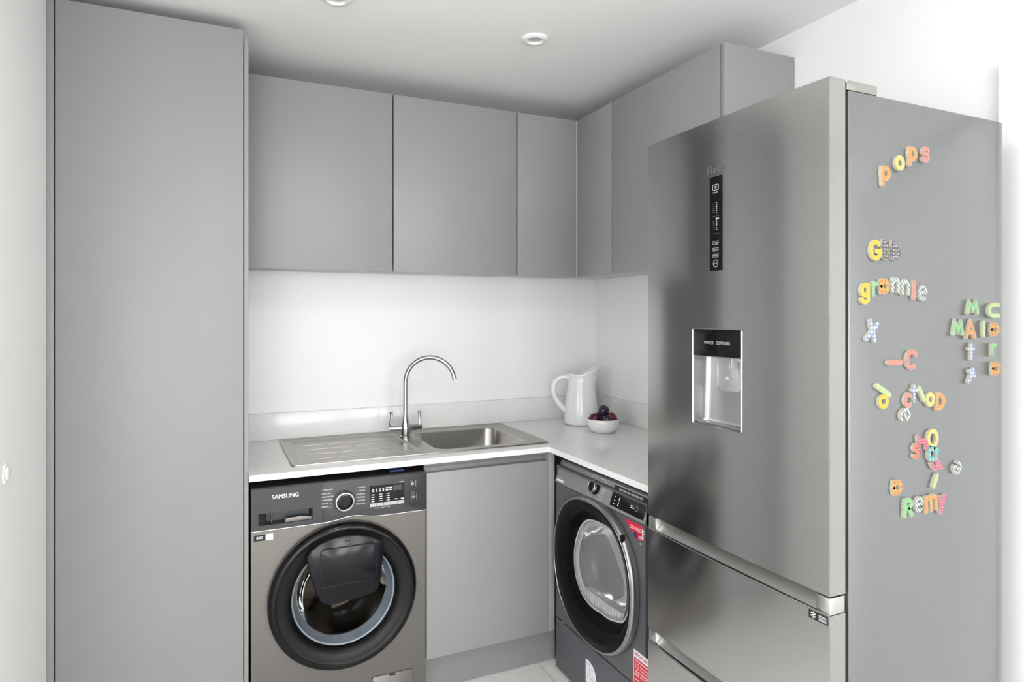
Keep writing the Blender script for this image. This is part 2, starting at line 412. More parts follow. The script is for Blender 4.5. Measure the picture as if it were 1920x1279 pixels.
# ------------------------------------------------------------------ wall cabinets
ZB, ZT = 1.600, 2.317
UY, UXR = -0.339, -0.3154                        # door planes of the back run and the side run
X1, X2, Y1, YL = -1.1698, -0.6171, -0.6294, -1.2858
G = 0.0030
def wall_cab(name, label, x0, x1):
    t = thing(name, label, 'cabinet', ((x0+x1)/2, UY/2, ZB), 0, 'handleless grey wall cabinets')
    box('carcass', x0+0.001, x1-0.001, UY+0.034, -0.002, ZB+0.012, ZT-0.002, 'carcass_white', t)
    box('door', x0+G, x1-G, UY, UY+0.019, ZB, ZT, 'cabinet_grey', t, bev=0.001)
    return W(t)
wall_cab('wall_cabinet', 'grey handleless wall cabinet beside the tall cabinet, above the draining board', -1.719, X1)
wall_cab('wall_cabinet', 'grey handleless wall cabinet with wide door above the sink bowl', X1, X2)
t = thing('corner_wall_cabinet', 'grey corner wall cabinet with two narrow doors meeting at a right angle', 'cabinet', (-0.2, -0.2, ZB), 0, 'handleless grey wall cabinets')
cells('carcass', [X2+0.001, UXR+0.034, -0.002], [Y1+0.001, UY+0.034, -0.002], lambda i, j: not (i == 0 and j == 0), ZB+0.012, ZT-0.002, 'z', 'carcass_white', t)
box('door', X2+G, UXR-0.0005, UY, UY+0.019, ZB, ZT, 'cabinet_grey', t, bev=0.001)
box('door', UXR, UXR+0.019, Y1+G, UY-0.003, ZB, ZT, 'cabinet_grey', t, bev=0.001)
box('edge_strip', UXR-0.0012, UXR+0.0005, UY-0.0022, UY-0.0006, ZB, ZT-0.004, 'print_white', t)
W(t)
t = thing('wall_cabinet', 'grey handleless wall cabinet above the fridge end of the worktop, with side panel', 'cabinet', (-0.16, -0.95, ZB), 0, 'handleless grey wall cabinets')
box('carcass', UXR+0.034, -0.002, YL+0.019, Y1-0.001, ZB+0.012, ZT-0.002, 'carcass_white', t)
box('door', UXR, UXR+0.019, YL+0.0205, Y1-G, ZB, ZT, 'cabinet_grey', t, bev=0.001)
box('side_panel', UXR, -0.002, YL, YL+0.0175, ZB, ZT, 'cabinet_grey', t, bev=0.001)
W(t)

# ------------------------------------------------------------------ worktop, upstands
D, DR, ZW = 0.6277, 0.6105, 0.900
WX0, WYE = -1.7212, -1.385
t = thing('worktop', 'white L-shaped stone worktop with low upstand along both walls', 'worktop', (-0.8, -0.3, ZW))
SX0, SX1, SY0, SY1 = -1.582, -0.568, -0.556, -0.046
cx = [WX0, SX0+0.02, -DR, SX1-0.02, -0.0005]; cy = [WYE, -D, SY0+0.02, SY1-0.02, -0.0005]
def wm(i, j):
    if j == 0: return i >= 2
    if j == 2 and i in (1, 2): return False
    return True
cells('slab', cx, cy, wm, ZW-0.0207, ZW, 'z', 'quartz', t)
box('upstand', WX0, -0.001, -0.020, -0.001, ZW+0.0003, ZW+0.1112, 'quartz', t, bev=0.0012)
box('upstand', -0.020, -0.001, WYE, -0.0205, ZW+0.0003, ZW+0.1112, 'quartz', t, bev=0.0012)
W(t)

# ------------------------------------------------------------------ sink
t = thing('sink', 'stainless steel inset sink with single bowl and grooved draining board', 'sink', (-1.07, -0.3, ZW))
BX0, BX1, BY0, BY1 = -1.035, -0.635, -0.505, -0.125
PX0, PX1, PY0, PY1 = -1.545, -1.098, -0.515, -0.085
def rr(x0, x1, y0, y1, z, r, n=6): return [(x, y, z) for x, y in rrect(x0, x1, y0, y1, r, n)]
zt = ZW+0.0006
# raised rim lip, plate (with bowl and drainer openings), bowl, drainer
loops = [rr(SX0, SX1, SY0, SY1, zt, 0.022), rr(SX0+0.001, SX1-0.001, SY0+0.001, SY1-0.001, zt+0.0035, 0.021),
         rr(SX0+0.006, SX1-0.006, SY0+0.006, SY1-0.006, zt+0.0045, 0.018), rr(SX0+0.016, SX1-0.016, SY0+0.016, SY1-0.016, zt+0.001, 0.012)]
loft('rim', loops, 'sink_steel', t)
ex0, ex1, ey0, ey1 = SX0+0.016, SX1-0.016, SY0+0.016, SY1-0.016
bm = bmesh.new()
xm = (PX1+BX0)/2
for (a0, a1, hx0, hx1, hy0, hy1, rad) in ((ex0, xm, PX0, PX1, PY0, PY1, 0.02), (xm, ex1, BX0, BX1, BY0, BY1, 0.055)):
    inner = rr(hx0, hx1, hy0, hy1, zt+0.001, rad)
    outer = rr(a0, a1, ey0, ey1, zt+0.001, 0.0005)
    add_loft(bm, [outer, inner])
obj('plate', bm, 'sink_steel', t)
loops = [rr(BX0, BX1, BY0, BY1, zt+0.001, 0.055), rr(BX0+0.004, BX1-0.004, BY0+0.004, BY1-0.004, zt-0.006, 0.054),
         rr(BX0+0.010, BX1-0.010, BY0+0.010, BY1-0.010, zt-0.120, 0.055), rr(BX0+0.022, BX1-0.022, BY0+0.022, BY1-0.022, zt-0.145, 0.05),
         rr(BX0+0.050, BX1-0.050, BY0+0.050, BY1-0.050, zt-0.152, 0.04), rr(-0.90, -0.79, -0.37, -0.26, zt-0.156, 0.0545)]
bw = loft('bowl', loops, 'bowl_steel', t, cap1=True, smooth=60)
lathe('drain', [(0.0, 0.002), (0.02, 0.003), (0.034, 0.005), (0.042, 0.003), (0.043, 0.0)], 'chrome', bw, c=(-0.845, -0.315, zt-0.1558), n=28)
loops = [rr(PX0, PX1, PY0, PY1, zt+0.001, 0.02), rr(PX0+0.012, PX1-0.012, PY0+0.012, PY1-0.012, zt-0.0045, 0.012)]
dr = loft('drainer', loops, 'sink_steel', t, cap1=True, smooth=False)
for (xa, ya, xb, yb) in ((-1.515, -0.175, -1.14, -0.175), (-1.50, -0.265, -1.135, -0.265), (-1.505, -0.355, -1.10, -0.355), (-1.505, -0.445, -1.12, -0.445)):
    tube('drainer_rib', [(xa, ya, zt-0.0048), (xa+0.02, ya, zt-0.0042), (xb-0.02, yb, zt-0.0042), (xb, yb, zt-0.0048)], [0.0008, 0.0018, 0.0018, 0.0008], 'sink_steel', dr, n=10)
W(t)

# ------------------------------------------------------------------ tap
t = thing('kitchen_tap', 'chrome mixer tap with swan neck spout and two upright levers', 'tap', (-1.078, -0.190, ZW+0.0022))
lathe('base_body', [(0.0255, 0.0), (0.0255, 0.005), (0.021, 0.008), (0.0235, 0.03), (0.0225, 0.045), (0.018, 0.068), (0.0125, 0.090), (0.0105, 0.098), (0.0, 0.098)], 'chrome', t, n=32, cap0=True)
sd = Vector((0.87, -0.49, 0)); path = [Vector((0, 0, 0.09)), Vector((0, 0, 0.15)), Vector((0, 0, 0.20))]
RA = 0.1075; zc_ = 0.235
for k in range(0, 25):
    a = R(180-k*7.0); path.append(Vector((0, 0, zc_)) + sd*(RA+RA*math.cos(a)) + Vector((0, 0, RA*math.sin(a))))
tube('spout', path, 0.0098, 'chrome', t, n=20)
e = path[-1]; dv = (path[-1]-path[-2]).normalized()
tube('aerator', [e-dv*0.001, e+dv*0.011], 0.0106, 'chrome', t, n=20)
for s in (-1, 1):
    tube('lever_arm', [(s*0.012, 0, 0.040), (s*0.035, 0, 0.040), (s*0.062, 0, 0.040), (s*0.071, 0, 0.040)], [0.0135, 0.0135, 0.0115, 0.0105], 'chrome', t, n=18)
    tube('lever', [(s*0.062, 0, 0.046), (s*0.0645, 0, 0.062), (s*0.062, 0, 0.085), (s*0.062, 0, 0.110)], [0.0072, 0.0072, 0.0055, 0.0075], 'chrome', t, n=14)

# ------------------------------------------------------------------ sink base cabinet
t = thing('base_cabinet', 'grey base cabinet with one plain door and recessed grip rail under the sink', 'cabinet', (-0.85, -0.3, 0))
bx0, bx1 = -1.1106, -0.6053
box('carcass', bx0, bx1, -0.583, -0.03, 0.152, 0.735, 'cabinet_grey', t)
box('door', bx0, bx1, -0.6054, -0.586, 0.1515, 0.8412, 'cabinet_grey', t, bev=0.001)
extrude_x('grip_rail', [(-0.560, 0.8785), (-0.5975, 0.8785), (-0.5975, 0.8765), (-0.572, 0.869), (-0.566, 0.852), (-0.572, 0.838), (-0.580, 0.825), (-0.560, 0.825)], bx0, bx1, 'rail_grey', t)
box('corner_post', bx1+0.002, -0.5742, -0.6050, -0.05, 0.1515, 0.8785, 'cabinet_grey', t, bev=0.001)
box('plinth', bx0, -0.5405, -0.545, -0.529, 0.001, 0.150, 'plinth_grey', t)
W(t)

# ------------------------------------------------------------------ washing machine (local: x right, -y towards the room)
WR = Vector((-1.4148, -0.6037, 0))
t = thing('washing_machine', 'dark steel washing machine with round black door and small add-on flap', 'washing machine', WR)
def wl(u, v, off=0.0):
    p = PX(u, v, 'y', WR.y-off); return (p.x-WR.x, p.z)
hw, ZWM, ZS = 0.2993, 0.8473, 0.7056
CX, CZ, RH = 0.004, 0.452, 0.205
# body shell, open at the front
cells('body', [-hw, -hw+0.004, hw-0.004, hw], [0.012, 0.018, ZWM-0.006, ZWM], lambda i, j: not (i == 1 and j == 1), 0.002, 0.55, 'y', 'washer_inox', t)
box('top_cover', -hw, hw, 0.001, 0.55, ZWM+0.0002, ZWM+0.004, 'black_matt', t)
def hump(x):
    u = (x-(0.033))/0.055
    return ZS + 0.0125*math.exp(-u*u)
xs = [-hw+2*hw*i/60 for i in range(61)]
# front plate with round opening
def plate(name, cx, cz, r, x0, x1, z0, topf, y, m, parent, n=96, thick=0.004, inner=None):
    inn, out = [], []
    for i in range(n):
        a = 2*PI*i/n + PI/n; c_, s_ = math.cos(a), math.sin(a)
        if inner: inn.append(inner(a))
        else: inn.append((cx+r*c_, cz+r*s_))
        k = 1e9
        if c_ > 1e-6: k = min(k, (x1-cx)/c_)
        if c_ < -1e-6: k = min(k, (x0-cx)/c_)
        if s_ < -1e-6: k = min(k, (z0-cz)/s_)
        if s_ > 1e-6:
            zt_ = topf(cx+c_*((topf(cx)-cz)/s_)) if abs(c_/s_) < 3 else topf(x1)
            k = min(k, (zt_-cz)/s_)
        out.append((cx+k*c_, cz+k*s_))
    for (qx, qz) in ((x0, z0), (x1, z0), (x0, topf(x0)), (x1, topf(x1))):
        j = min(range(n), key=lambda i: (out[i][0]-qx)**2+(out[i][1]-qz)**2); out[j] = (qx, qz)
    loops = [[(x, y+thick, z) for x, z in out], [(x, y, z) for x, z in out], [(x, y, z) for x, z in inn], [(x, y+0.03, z) for x, z in inn]]
    return loft(name, loops, m, parent, smooth=False)
plate('front_panel', CX, CZ, RH, -hw, hw, 0.014, hump, 0.0, 'washer_inox', t)
# console: drawer front on the left, control panel on the right, both follow the humped line
sx = wl(605, 940)[0]
def strip_poly(x0, x1):
    b = [(x, hump(x)+0.0035) for x in xs if x0 < x < x1]
    b = [(x0, hump(x0)+0.0035)]+b+[(x1, hump(x1)+0.0035)]
    return b + [(x1, ZWM-0.001), (x0, ZWM-0.001)]
cp = prism('control_panel', strip_poly(sx+0.0008, hw), -0.004, 0.0018, 'washer_console', t, bev=0.0012)
# drawer front with grip recess
ra = wl(484, 963); rb = wl(586, 974)
rx0, rx1, rz1, rz0 = ra[0], rb[0], ra[1]-0.002, rb[1]+0.001
dxs = [-hw, rx0, rx1, sx-0.0008]; dzs = [ZS+0.0035, rz0, rz1, ZWM-0.001]
df = cells('drawer_front', dxs, dzs, lambda i, j: not (i == 1 and j == 1), -0.004, 0.0018, 'y', 'washer_console', t)
loft('grip_recess', [[(x, -0.004, z) for x, z in rrect(rx0, rx1, rz0, rz1, 0.001)], [(x, 0.024, z) for x, z in rrect(rx0+0.028, rx1-0.010, rz0+0.005, rz1, 0.001)]], 'washer_console', df, cap1=True, smooth=False)
prism('grip_tab', [(rx0+0.085, rz0+0.001), (rx1-0.004, rz0+0.001), (rx1-0.004, rz0+0.011), (rx0+0.135, rz0+0.016), (rx0+0.087, rz0+0.014)], -0.002, 0.012, 'washer_inox', df, bev=0.001)
box('grip_divider', rx0+0.040, rx0+0.043, -0.001, 0.02, rz0+0.006, rz1-0.001, 'washer_console', df)
text('brand_lettering', 'SAMSUNG', 0.0190, 'print_white', df, *[(lambda p: (p[0], -0.0045, p[1]))(wl(535, 929.5))][0], bold=0.0003, sx=1.0)
# silver line between console and front plate
bm = bmesh.new(); add_tube(bm, [(x, -0.0022, hump(x)+0.0016) for x in xs], 0.0020, 8)
obj('silver_trim', bm, 'trim_silver', t, smooth=50)
# dial
dc = wl(645, 938.5)
dial = lathe('program_dial', [(0.0375, 0.0041), (0.0365, 0.009), (0.0335, 0.010), (0.0330, 0.016), (0.0315, 0.0215), (0.0285, 0.0225), (0.0268, 0.0215), (0.0265, 0.017)], 'washer_console', t, 'y', (dc[0], 0, dc[1]), 48)
lathe('dial_ring', [(0.0336, 0.011), (0.0336, 0.018), (0.0318, 0.0232), (0.0290, 0.0238), (0.0268, 0.0222)], 'trim_silver', dial, 'y', (dc[0], 0, dc[1]), 48)
lathe('dial_cap', [(0.0272, 0.018), (0.0255, 0.0190), (0.012, 0.0180), (0.0, 0.0178)], 'black_gloss', dial, 'y', (dc[0], 0, dc[1]), 48)
yf = -0.0045
for (u, v, s) in ((620, 919.5, "15' QUICK WASH"), (617, 926.5, 'MIXED LOAD'), (620, 932.5, 'WOOL/DELICATES'), (618, 938.5, 'HYGIENE STEAM'), (614, 945, 'COLOURS'), (614, 951, 'BEDDING')):
    q = wl(602, v); text('program_name', s, 0.0062, 'print_white', cp, q[0]+0.0008, yf, q[1], align='LEFT', sx=0.80)
for (u, v, s) in ((684, 912.5, 'ECO 40-60'), (684, 918.7, 'COTTON'), (684, 925, 'SYNTHETICS'), (684, 931, 'RINSE+SPIN'), (684, 937, 'DRAIN/SPIN'), (684, 943, 'DRUM CLEAN')):
    q = wl(684, v); text('program_name', s, 0.0062, 'print_white', cp, q[0], yf, q[1], align='RIGHT', sx=0.80)
ln = []
for v in (919, 926, 932.5, 938.5, 945, 951):
    z = wl(625, v-1.5)[1]; ln.append((dc[0]-0.056, dc[0]-0.041, z-0.0004, z+0.0004))
for v in (912.5, 918.7, 925, 931, 937, 943):
    z = wl(670, v+1.5)[1]; ln.append((dc[0]+0.040, dc[0]+0.050, z-0.0004, z+0.0004))
marks('program_lines', ln, yf, 'print_grey', cp)
# display
a = wl(692, 911); b = wl(760, 940)
dx0, dx1 = wl(693, 930)[0], wl(757.5, 922)[0]; dz1, dz0 = wl(693, 911)[1]-0.001, wl(694.5, 951)[1]
dp = prism('display_panel', rrect(dx0, dx1, dz0, dz1, 0.003), -0.0052, -0.0035, 'black_gloss', t)
dw = dx1-dx0
for k in range(5):
    box('touch_key', dx0+dw*k/5+0.0006, dx0+dw*(k+1)/5-0.0006, -0.0058, -0.0050, dz0+0.0006, dz0+0.0135, 'print_grey', dp, bev=0.0004)
box('clock_window', dx1-0.042, dx1-0.008, -0.0056, -0.005, dz1-0.024, dz1-0.005, 'lcd', dp)
mk = []
for k in range(4): mk += [(dx0+0.009+0.012*k, dx0+0.0145+0.012*k, dz1-0.015, dz1-0.0115), (dx0+0.009+0.012*k, dx0+0.0145+0.012*k, dz1-0.0215, dz1-0.0175)]
for k in range(2):
    for q in range(2): mk += [(dx0+0.057+0.013*k, dx0+0.066+0.013*k, dz1-0.0135-0.0075*q, dz1-0.0095-0.0075*q)]
for col, n in ((0.005, 4), (0.033, 4), (0.060, 4), (0.088, 1), (0.112, 1)):
    for q in range(n): mk += [(dx0+col, dx0+col+0.0022, dz0+0.0190+0.0078*q, dz0+0.0215+0.0078*q), (dx0+col+0.0035, dx0+col+0.011, dz0+0.0185+0.0078*q, dz0+0.0215+0.0078*q)]
marks('display_marks', mk, -0.0053, 'print_white', dp)
marks('key_marks', [(dx0+0.018+0.021*k+e_, dx0+0.024+0.021*k+e_, dz0-0.0062, dz0-0.0040) for k in range(3) for e_ in (0, 0.008)], yf, 'print_grey', cp)
text('panel_lettering', 'Hygiene', 0.006, 'print_white', cp, dx1-0.010, yf, dz1+0.005, sx=0.8)
for (u, v, h, sym) in ((772.5, 906, 0.030, 'o'), (774, 931, 0.046, 'p')):
    q = wl(u, v)
    kb = prism('push_button', rrect(q[0]-0.0105, q[0]+0.0105, q[1]-h/2, q[1]+h/2, 0.003), -0.0075, -0.0035, 'washer_console', t, bev=0.0012)
    if sym == 'o': lathe('power_symbol', [(0.0030, 0.0078), (0.0047, 0.0078)], 'print_white', kb, 'y', (q[0], 0, q[1]), 20)
    else: text('start_symbol', '>II', 0.011, 'print_white', kb, q[0], -0.0078, q[1])
    marks('button_mark', [(q[0]+0.0125, q[0]+0.0138, q[1]-0.012, q[1]+0.012)], yf, 'print_grey', kb)
# energy sticker
q0, q1 = wl(476, 1010), wl(508, 1001)
box('label_black', q0[0], q0[0]+0.036, -0.0006, 0.0, q0[1]-0.011, q0[1]+0.009, 'black_matt', t)
box('label_white', q0[0]+0.0365, q0[0]+0.060, -0.0006, 0.0, q0[1]-0.011, q0[1]+0.009, 'sticker_white', t)
text('label_print', '800', 0.012, 'print_white', t, q0[0]+0.018, -0.0008, q0[1]-0.001, sx=1.2)
# filter flap and hinge notch low on the right
f0, f1 = wl(697, 1262), wl(775, 1252)
fz = f1[1]
for (a0, a1) in ((0, 0.0),):
    fa, fb = ring_outline(f0[0], f1[0], fz-0.125, fz, 0.008, 0.0016)
    loft('filter_flap_gap', [[(x, -0.0004, z) for x, z in fa], [(x, -0.0004, z) for x, z in fb]], 'black_matt', t, smooth=False)
fl = prism('filter_flap', rrect(f0[0]+0.0018, f1[0]-0.0018, fz-0.1232, fz-0.0018, 0.0065), -0.0012, 0.0, 'washer_inox', t, bev=0.0005)
box('flap_notch', f0[0]+0.064, f0[0]+0.085, -0.0018, -0.0011, fz-0.0095, fz-0.003, 'black_satin', fl)
box('blue_tag', wl(735, 884)[0], wl(762, 880)[0], 0.03, 0.06, ZWM+0.0042, ZWM+0.010, 'sticker_blue', t)
# round door
dd = lathe('door_ring', [(0.250, 0.0005), (0.2545, 0.010), (0.2535, 0.024), (0.248, 0.034), (0.240, 0.0385), (0.233, 0.038)], 'black_gloss', t, 'y', (CX, 0, CZ), 96)
lathe('door_cone', [(0.233, 0.038), (0.229, 0.034), (0.222, 0.033), (0.200, 0.029), (0.188, 0.022), (0.184, 0.013)], 'black_satin', dd, 'y', (CX, 0, CZ), 96)
lathe('inner_rim', [(0.1845, 0.014), (0.182, 0.016), (0.179, 0.013), (0.177, 0.0), (0.176, -0.012)], 'black_gloss', dd, 'y', (CX, 0, CZ), 96)
lathe('seal', [(0.177, 0.006), (0.172, 0.004), (0.170, -0.004), (0.165, -0.020), (0.158, -0.030), (0.156, -0.036)], 'gasket', dd, 'y', (CX, 0, CZ), 72)
lathe('glass_bowl', [(0.174, 0.002), (0.150, -0.006), (0.140, -0.03), (0.125, -0.05), (0.08, -0.062), (0.0, -0.066)], 'door_glass', dd, 'y', (CX, 0, CZ), 64)
lathe('seal_edge', [(0.157, -0.034), (0.1545, -0.0325), (0.152, -0.036)], 'trim_silver', dd, 'y', (CX, 0, CZ), 72)
dm = lathe('drum', [(0.152, -0.040), (0.165, -0.048), (0.235, -0.055), (0.240, -0.075), (0.240, -0.40), (0.20, -0.415), (0.0, -0.42)], 'drum_steel', t, 'y', (CX, 0, CZ), 72)
for k in range(3):
    a = R(-90+120*k); c_, s_ = math.cos(a), math.sin(a)
    p0 = Vector((CX+0.236*c_, 0.08, CZ+0.236*s_)); p1 = Vector((CX+0.236*c_, 0.39, CZ+0.236*s_))
    n_ = Vector((-c_, 0, -s_)); tt = Vector((-s_, 0, c_))
    bm = bmesh.new()
    add_loft(bm, [[p+tt*0.035, p+tt*0.012+n_*0.055, p-tt*0.012+n_*0.055, p-tt*0.035] for p in (p0, p1)], True, True)
    obj('drum_lifter', bm, 'drum_steel', dm)
# the add-on flap, outline read off the door plane
FL = [(574, 1044), (583, 1031), (600, 1018), (622, 1009), (648, 1003), (672, 1001), (698, 1005), (716, 1012), (719.5, 1022), (717, 1050), (714, 1082), (709, 1104), (700, 1111), (660, 1124), (628, 1132), (612, 1134), (601, 1129), (592, 1112), (581, 1078)]
fp = [wl(u, v, 0.045) for u, v in FL]
mx = sum(p[0] for p in fp)/len(fp); mz = sum(p[1] for p in fp)/len(fp)
def sc(k, y): return [(mx+(x-mx)*k, y, mz+(z-mz)*k) for x, z in fp]
fo = loft('add_flap', [sc(0.97, -0.022), sc(1.0, -0.034), sc(1.0, -0.046), sc(0.985, -0.0505), sc(0.955, -0.0525)], 'flap_plastic', t, cap0=True, cap1=True, smooth=50)
iz = mz-0.048
prism('flap_inset', rrect(mx-0.092, mx+0.100, iz-0.006, mz+0.075, 0.018), -0.0585, -0.052, 'flap_plastic', fo, bev=0.003)
tube('flap_ledge', [(mx-0.085, -0.0585, iz-0.004), (mx+0.09, -0.0585, iz-0.004)], 0.0022, 'flap_plastic', fo, n=10)
for s in (-1, 1): lathe('flap_pip', [(0.0, 0.0545), (0.0028, 0.0540), (0.0032, 0.052)], 'black_matt', fo, 'y', (mx+s*0.005, 0, mz+0.092), 12)

# ------------------------------------------------------------------ tumble dryer (front faces -x)
DRY = Vector((-0.572, -0.9108, 0))
t = thing('tumble_dryer', 'dark grey tumble dryer with ribbed black round door and red stickers', 'tumble dryer', DRY, -PI/2)
def dl(u, v, off=0.0):
    p = PX(u, v, 'x', DRY.x-off); return (-(p.y-DRY.y), p.z)
hw = 0.2985
cells('body', [-hw, -hw+0.004, hw-0.004, hw], [0.012, 0.018, 0.815, 0.822], lambda i, j: not (i == 1 and j == 1), 0.004, 0.565, 'y', 'dryer_body', t)
box('top_cover', -hw+0.001, hw-0.001, 0.034, 0.565, 0.8225, 0.852, 'dark_top', t, bev=0.004)
KZ = 0.2125; CZB, CZT, CYT = 0.7535, 0.838, 0.026
# outlines of the door, seen square on
OC = (0.004, 0.507)
def outer(a, k=1.0):
    c_, s_ = math.cos(a), math.sin(a)
    n_ = 2.25
    r = 0.2715/((abs(c_)**n_+abs(s_)**n_)**(1/n_))
    z = r*s_
    if z > 0: z = z*0.945 if True else z
    return (OC[0]+r*c_*0.985*k, OC[1]+z*k)
plate('front_panel', OC[0], OC[1], 0.2, -hw, hw, KZ+0.002, lambda x: CZB-0.0015, 0.0, 'dryer_body', t, inner=lambda a: (OC[0]+0.20*math.cos(a), OC[1]+0.20*math.sin(a)))
box('kick_panel', -hw, hw, 0.0, 0.004, 0.012, KZ-0.004, 'dryer_kick', t, bev=0.001)
box('kick_gap', -hw+0.002, hw-0.002, 0.0012, 0.006, KZ-0.0038, KZ+0.0018, 'black_matt', t)
box('release_tab', -0.245, -0.225, -0.002, 0.003, KZ-0.001, KZ+0.004, 'rail_steel', t)
con = extrude_x('console', [(0.0, CZB), (-0.004, CZB+0.004), (CYT-0.001, CZT), (CYT+0.012, CZT+0.004), (0.06, CZT+0.004), (0.06, CZB)], -hw, hw, 'dryer_console', t)
TILT = math.atan2(CYT+0.003, CZT-CZB-0.004)
def cn(x, k, off=0.0):                       # point on the sloping console face, k = 0 bottom .. 1 top
    y = -0.004+(CYT+0.003)*k; z = CZB+0.004+(CZT-CZB-0.004)*k
    return Vector((x, y-off*math.cos(TILT), z-off*math.sin(TILT)*-1*-1*-1)) if off else Vector((x, y, z))
def cface(name, x0, x1, k0, k1, off, m, parent):
    bm = bmesh.new()
    add_loft(bm, [[cn(x0, k0), cn(x1, k0), cn(x1, k1), cn(x0, k1)], [cn(x0, k0, off), cn(x1, k0, off), cn(x1, k1, off), cn(x0, k1, off)]], False, True)
    return obj(name, bm, m, parent)
def kx(u, v): return dl(u, v, -0.010)[0]     # console x from a pixel
# logo and lettering on the console
lx = kx(1053.5, 879)
def cring(name, x, k, r0, r1, off, m, parent, n=28):
    c0 = cn(x, k, off); up = (cn(x, 1)-cn(x, 0)).normalized()
    lp = [[c0+Vector((1, 0, 0))*r*math.cos(2*PI*i/n)+up*r*math.sin(2*PI*i/n) for i in range(n)] for r in (r0, r1)]
    return loft(name, lp, m, parent, smooth=False)
cring('logo_ring', lx, 0.72, 0.0135, 0.0122, 0.0006, 'print_grey', con)
p = cn(lx, 0.72, 0.0007); text('logo_letter', 'H', 0.020, 'print_grey', con, *p, tilt=-TILT)
p = cn(lx+0.004, 0.27, 0.0007); text('model_lettering', 'H-DRY 500', 0.011, 'print_white', con, *p, tilt=-TILT, sx=0.75)
cface('white_strip', lx-0.021, lx+0.030, 0.07, 0.17, 0.0006, 'print_white', con)
p = cn(kx(1090, 917), 0.20, 0.0007); text('a_rating', 'A', 0.013, 'print_white', con, *p, tilt=-TILT)
p = cn(kx(1081, 912), 0.12, 0.0007); text('small_red_print', 'H', 0.009, 'sticker_red', con, *p, tilt=-TILT)
# dial on the console
gx, gk = kx(1117, 917), 0.50
cc = cn(gx, gk); nn = Vector((0, -math.cos(TILT), math.sin(TILT))); up = (cn(gx, 1)-cn(gx, 0)).normalized()
def clathe(name, prof, m, parent, n=40):
    lp = [[cc+nn*h+Vector((1, 0, 0))*max(r, 1e-5)*math.cos(2*PI*i/n)+up*max(r, 1e-5)*math.sin(2*PI*i/n) for i in range(n)] for r, h in prof]
    return loft(name, lp, m, parent)
di = clathe('program_dial', [(0.0255, 0.0), (0.0255, 0.004), (0.0225, 0.005), (0.0215, 0.020)], 'black_satin', t)
clathe('dial_ring', [(0.0222, 0.012), (0.0215, 0.021), (0.0195, 0.0225), (0.0182, 0.0215)], 'trim_silver', di)
clathe('dial_cap', [(0.0185, 0.0215), (0.012, 0.0205), (0.0, 0.020)], 'black_gloss', di)
bm = bmesh.new()
def cbar(x0, x1, k0, k1, off=0.0006):
    add_loft(bm, [[cn(x0, k0, off), cn(x1, k0, off), cn(x1, k1, off), cn(x0, k1, off)], [cn(x0, k0, off+0.0002), cn(x1, k0, off+0.0002), cn(x1, k1, off+0.0002), cn(x0, k1, off+0.0002)]], True, True)
for s, L_ in ((-1, 0.036), (1, 0.050)):
    for k in range(8):
        kk = 0.14+0.72*k/7
        cbar(gx+s*0.029, gx+s*L_, kk-0.006, kk+0.006)
        cbar(gx+s*(L_+0.002), gx+s*(L_+0.0075), kk-0.018, kk+0.018)
cbar(gx-0.038, gx-0.004, 0.935, 0.95); cbar(gx+0.004, gx+0.05, 0.935, 0.95); cbar(gx-0.038, gx-0.006, 0.06, 0.075); cbar(gx+0.006, gx+0.05, 0.06, 0.075)
obj('dial_marks', bm, 'print_white', con)['kind'] = 'stuff'
# glossy display on the right half
gx0 = kx(1148, 930)
ds = cface('display_panel', gx0, hw-0.012, 0.10, 0.93, 0.0012, 'black_gloss', con)
bm = bmesh.new()
for k in range(6): cbar(gx0+0.030+0.0235*k, gx0+0.0495+0.0235*k, 0.70, 0.87, 0.0014)
obj('display_keys', bm, 'print_grey', con)['kind'] = 'stuff'
bm = bmesh.new()
for k, q in ((0.020, 0.5), (0.020, 0.35), (0.020, 0.22), (0.045, 0.5), (0.045, 0.43), (0.045, 0.32), (0.045, 0.22)): cbar(gx0+k, gx0+k+0.0045, q-0.025, q+0.025, 0.0014)
cbar(gx0+0.115, gx0+0.128, 0.42, 0.45, 0.0014); cbar(gx0+0.115, gx0+0.135, 0.35, 0.38, 0.0014)
obj('display_marks', bm, 'print_white', con)['kind'] = 'stuff'
cring('display_ring', gx0+0.147, 0.40, 0.0085, 0.0075, 0.0015, 'print_grey', con)
# door: steel rim, black ring, ribs, window
NA = 96
AN = [2*PI*i/NA for i in range(NA)]
HOLE = [(1095, 976), (1109, 979), (1123, 985), (1147, 1003), (1161, 1029), (1175, 1071), (1180, 1109), (1175, 1139), (1161, 1170), (1149, 1166), (1119, 1149), (1088, 1121), (1074, 1085), (1070.5, 1045.5), (1074, 1013), (1083.5, 987)]
hp = [dl(u, v, 0.028) for u, v in HOLE]
hx = sum(p[0] for p in hp)/len(hp); hz = sum(p[1] for p in hp)/len(hp)
ha = sorted((math.atan2(z-hz, x-hx) % (2*PI), math.hypot(x-hx, z-hz)) for x, z in hp)
def hole(a, k=1.0):
    a %= 2*PI
    for i in range(len(ha)):
        a0, r0 = ha[i]; a1, r1 = ha[(i+1) % len(ha)]
        if i == len(ha)-1: a1 += 2*PI
        aa = a if a >= a0 else a+2*PI
        if a0 <= aa <= a1:
            r = r0+(r1-r0)*(aa-a0)/(a1-a0); break
    else: r = ha[0][1]
    return r
hr = [hole(a) for a in AN]
for _ in range(3): hr = [(hr[i-1]+2*hr[i]+hr[(i+1) % NA])/4 for i in range(NA)]
def HL(k, y): return [(hx+hr[i]*k*math.cos(AN[i]), -y, hz+hr[i]*k*math.sin(AN[i])) for i in range(NA)]
def OL(k, y): return [(outer(a, k)[0], -y, outer(a, k)[1]) for a in AN]
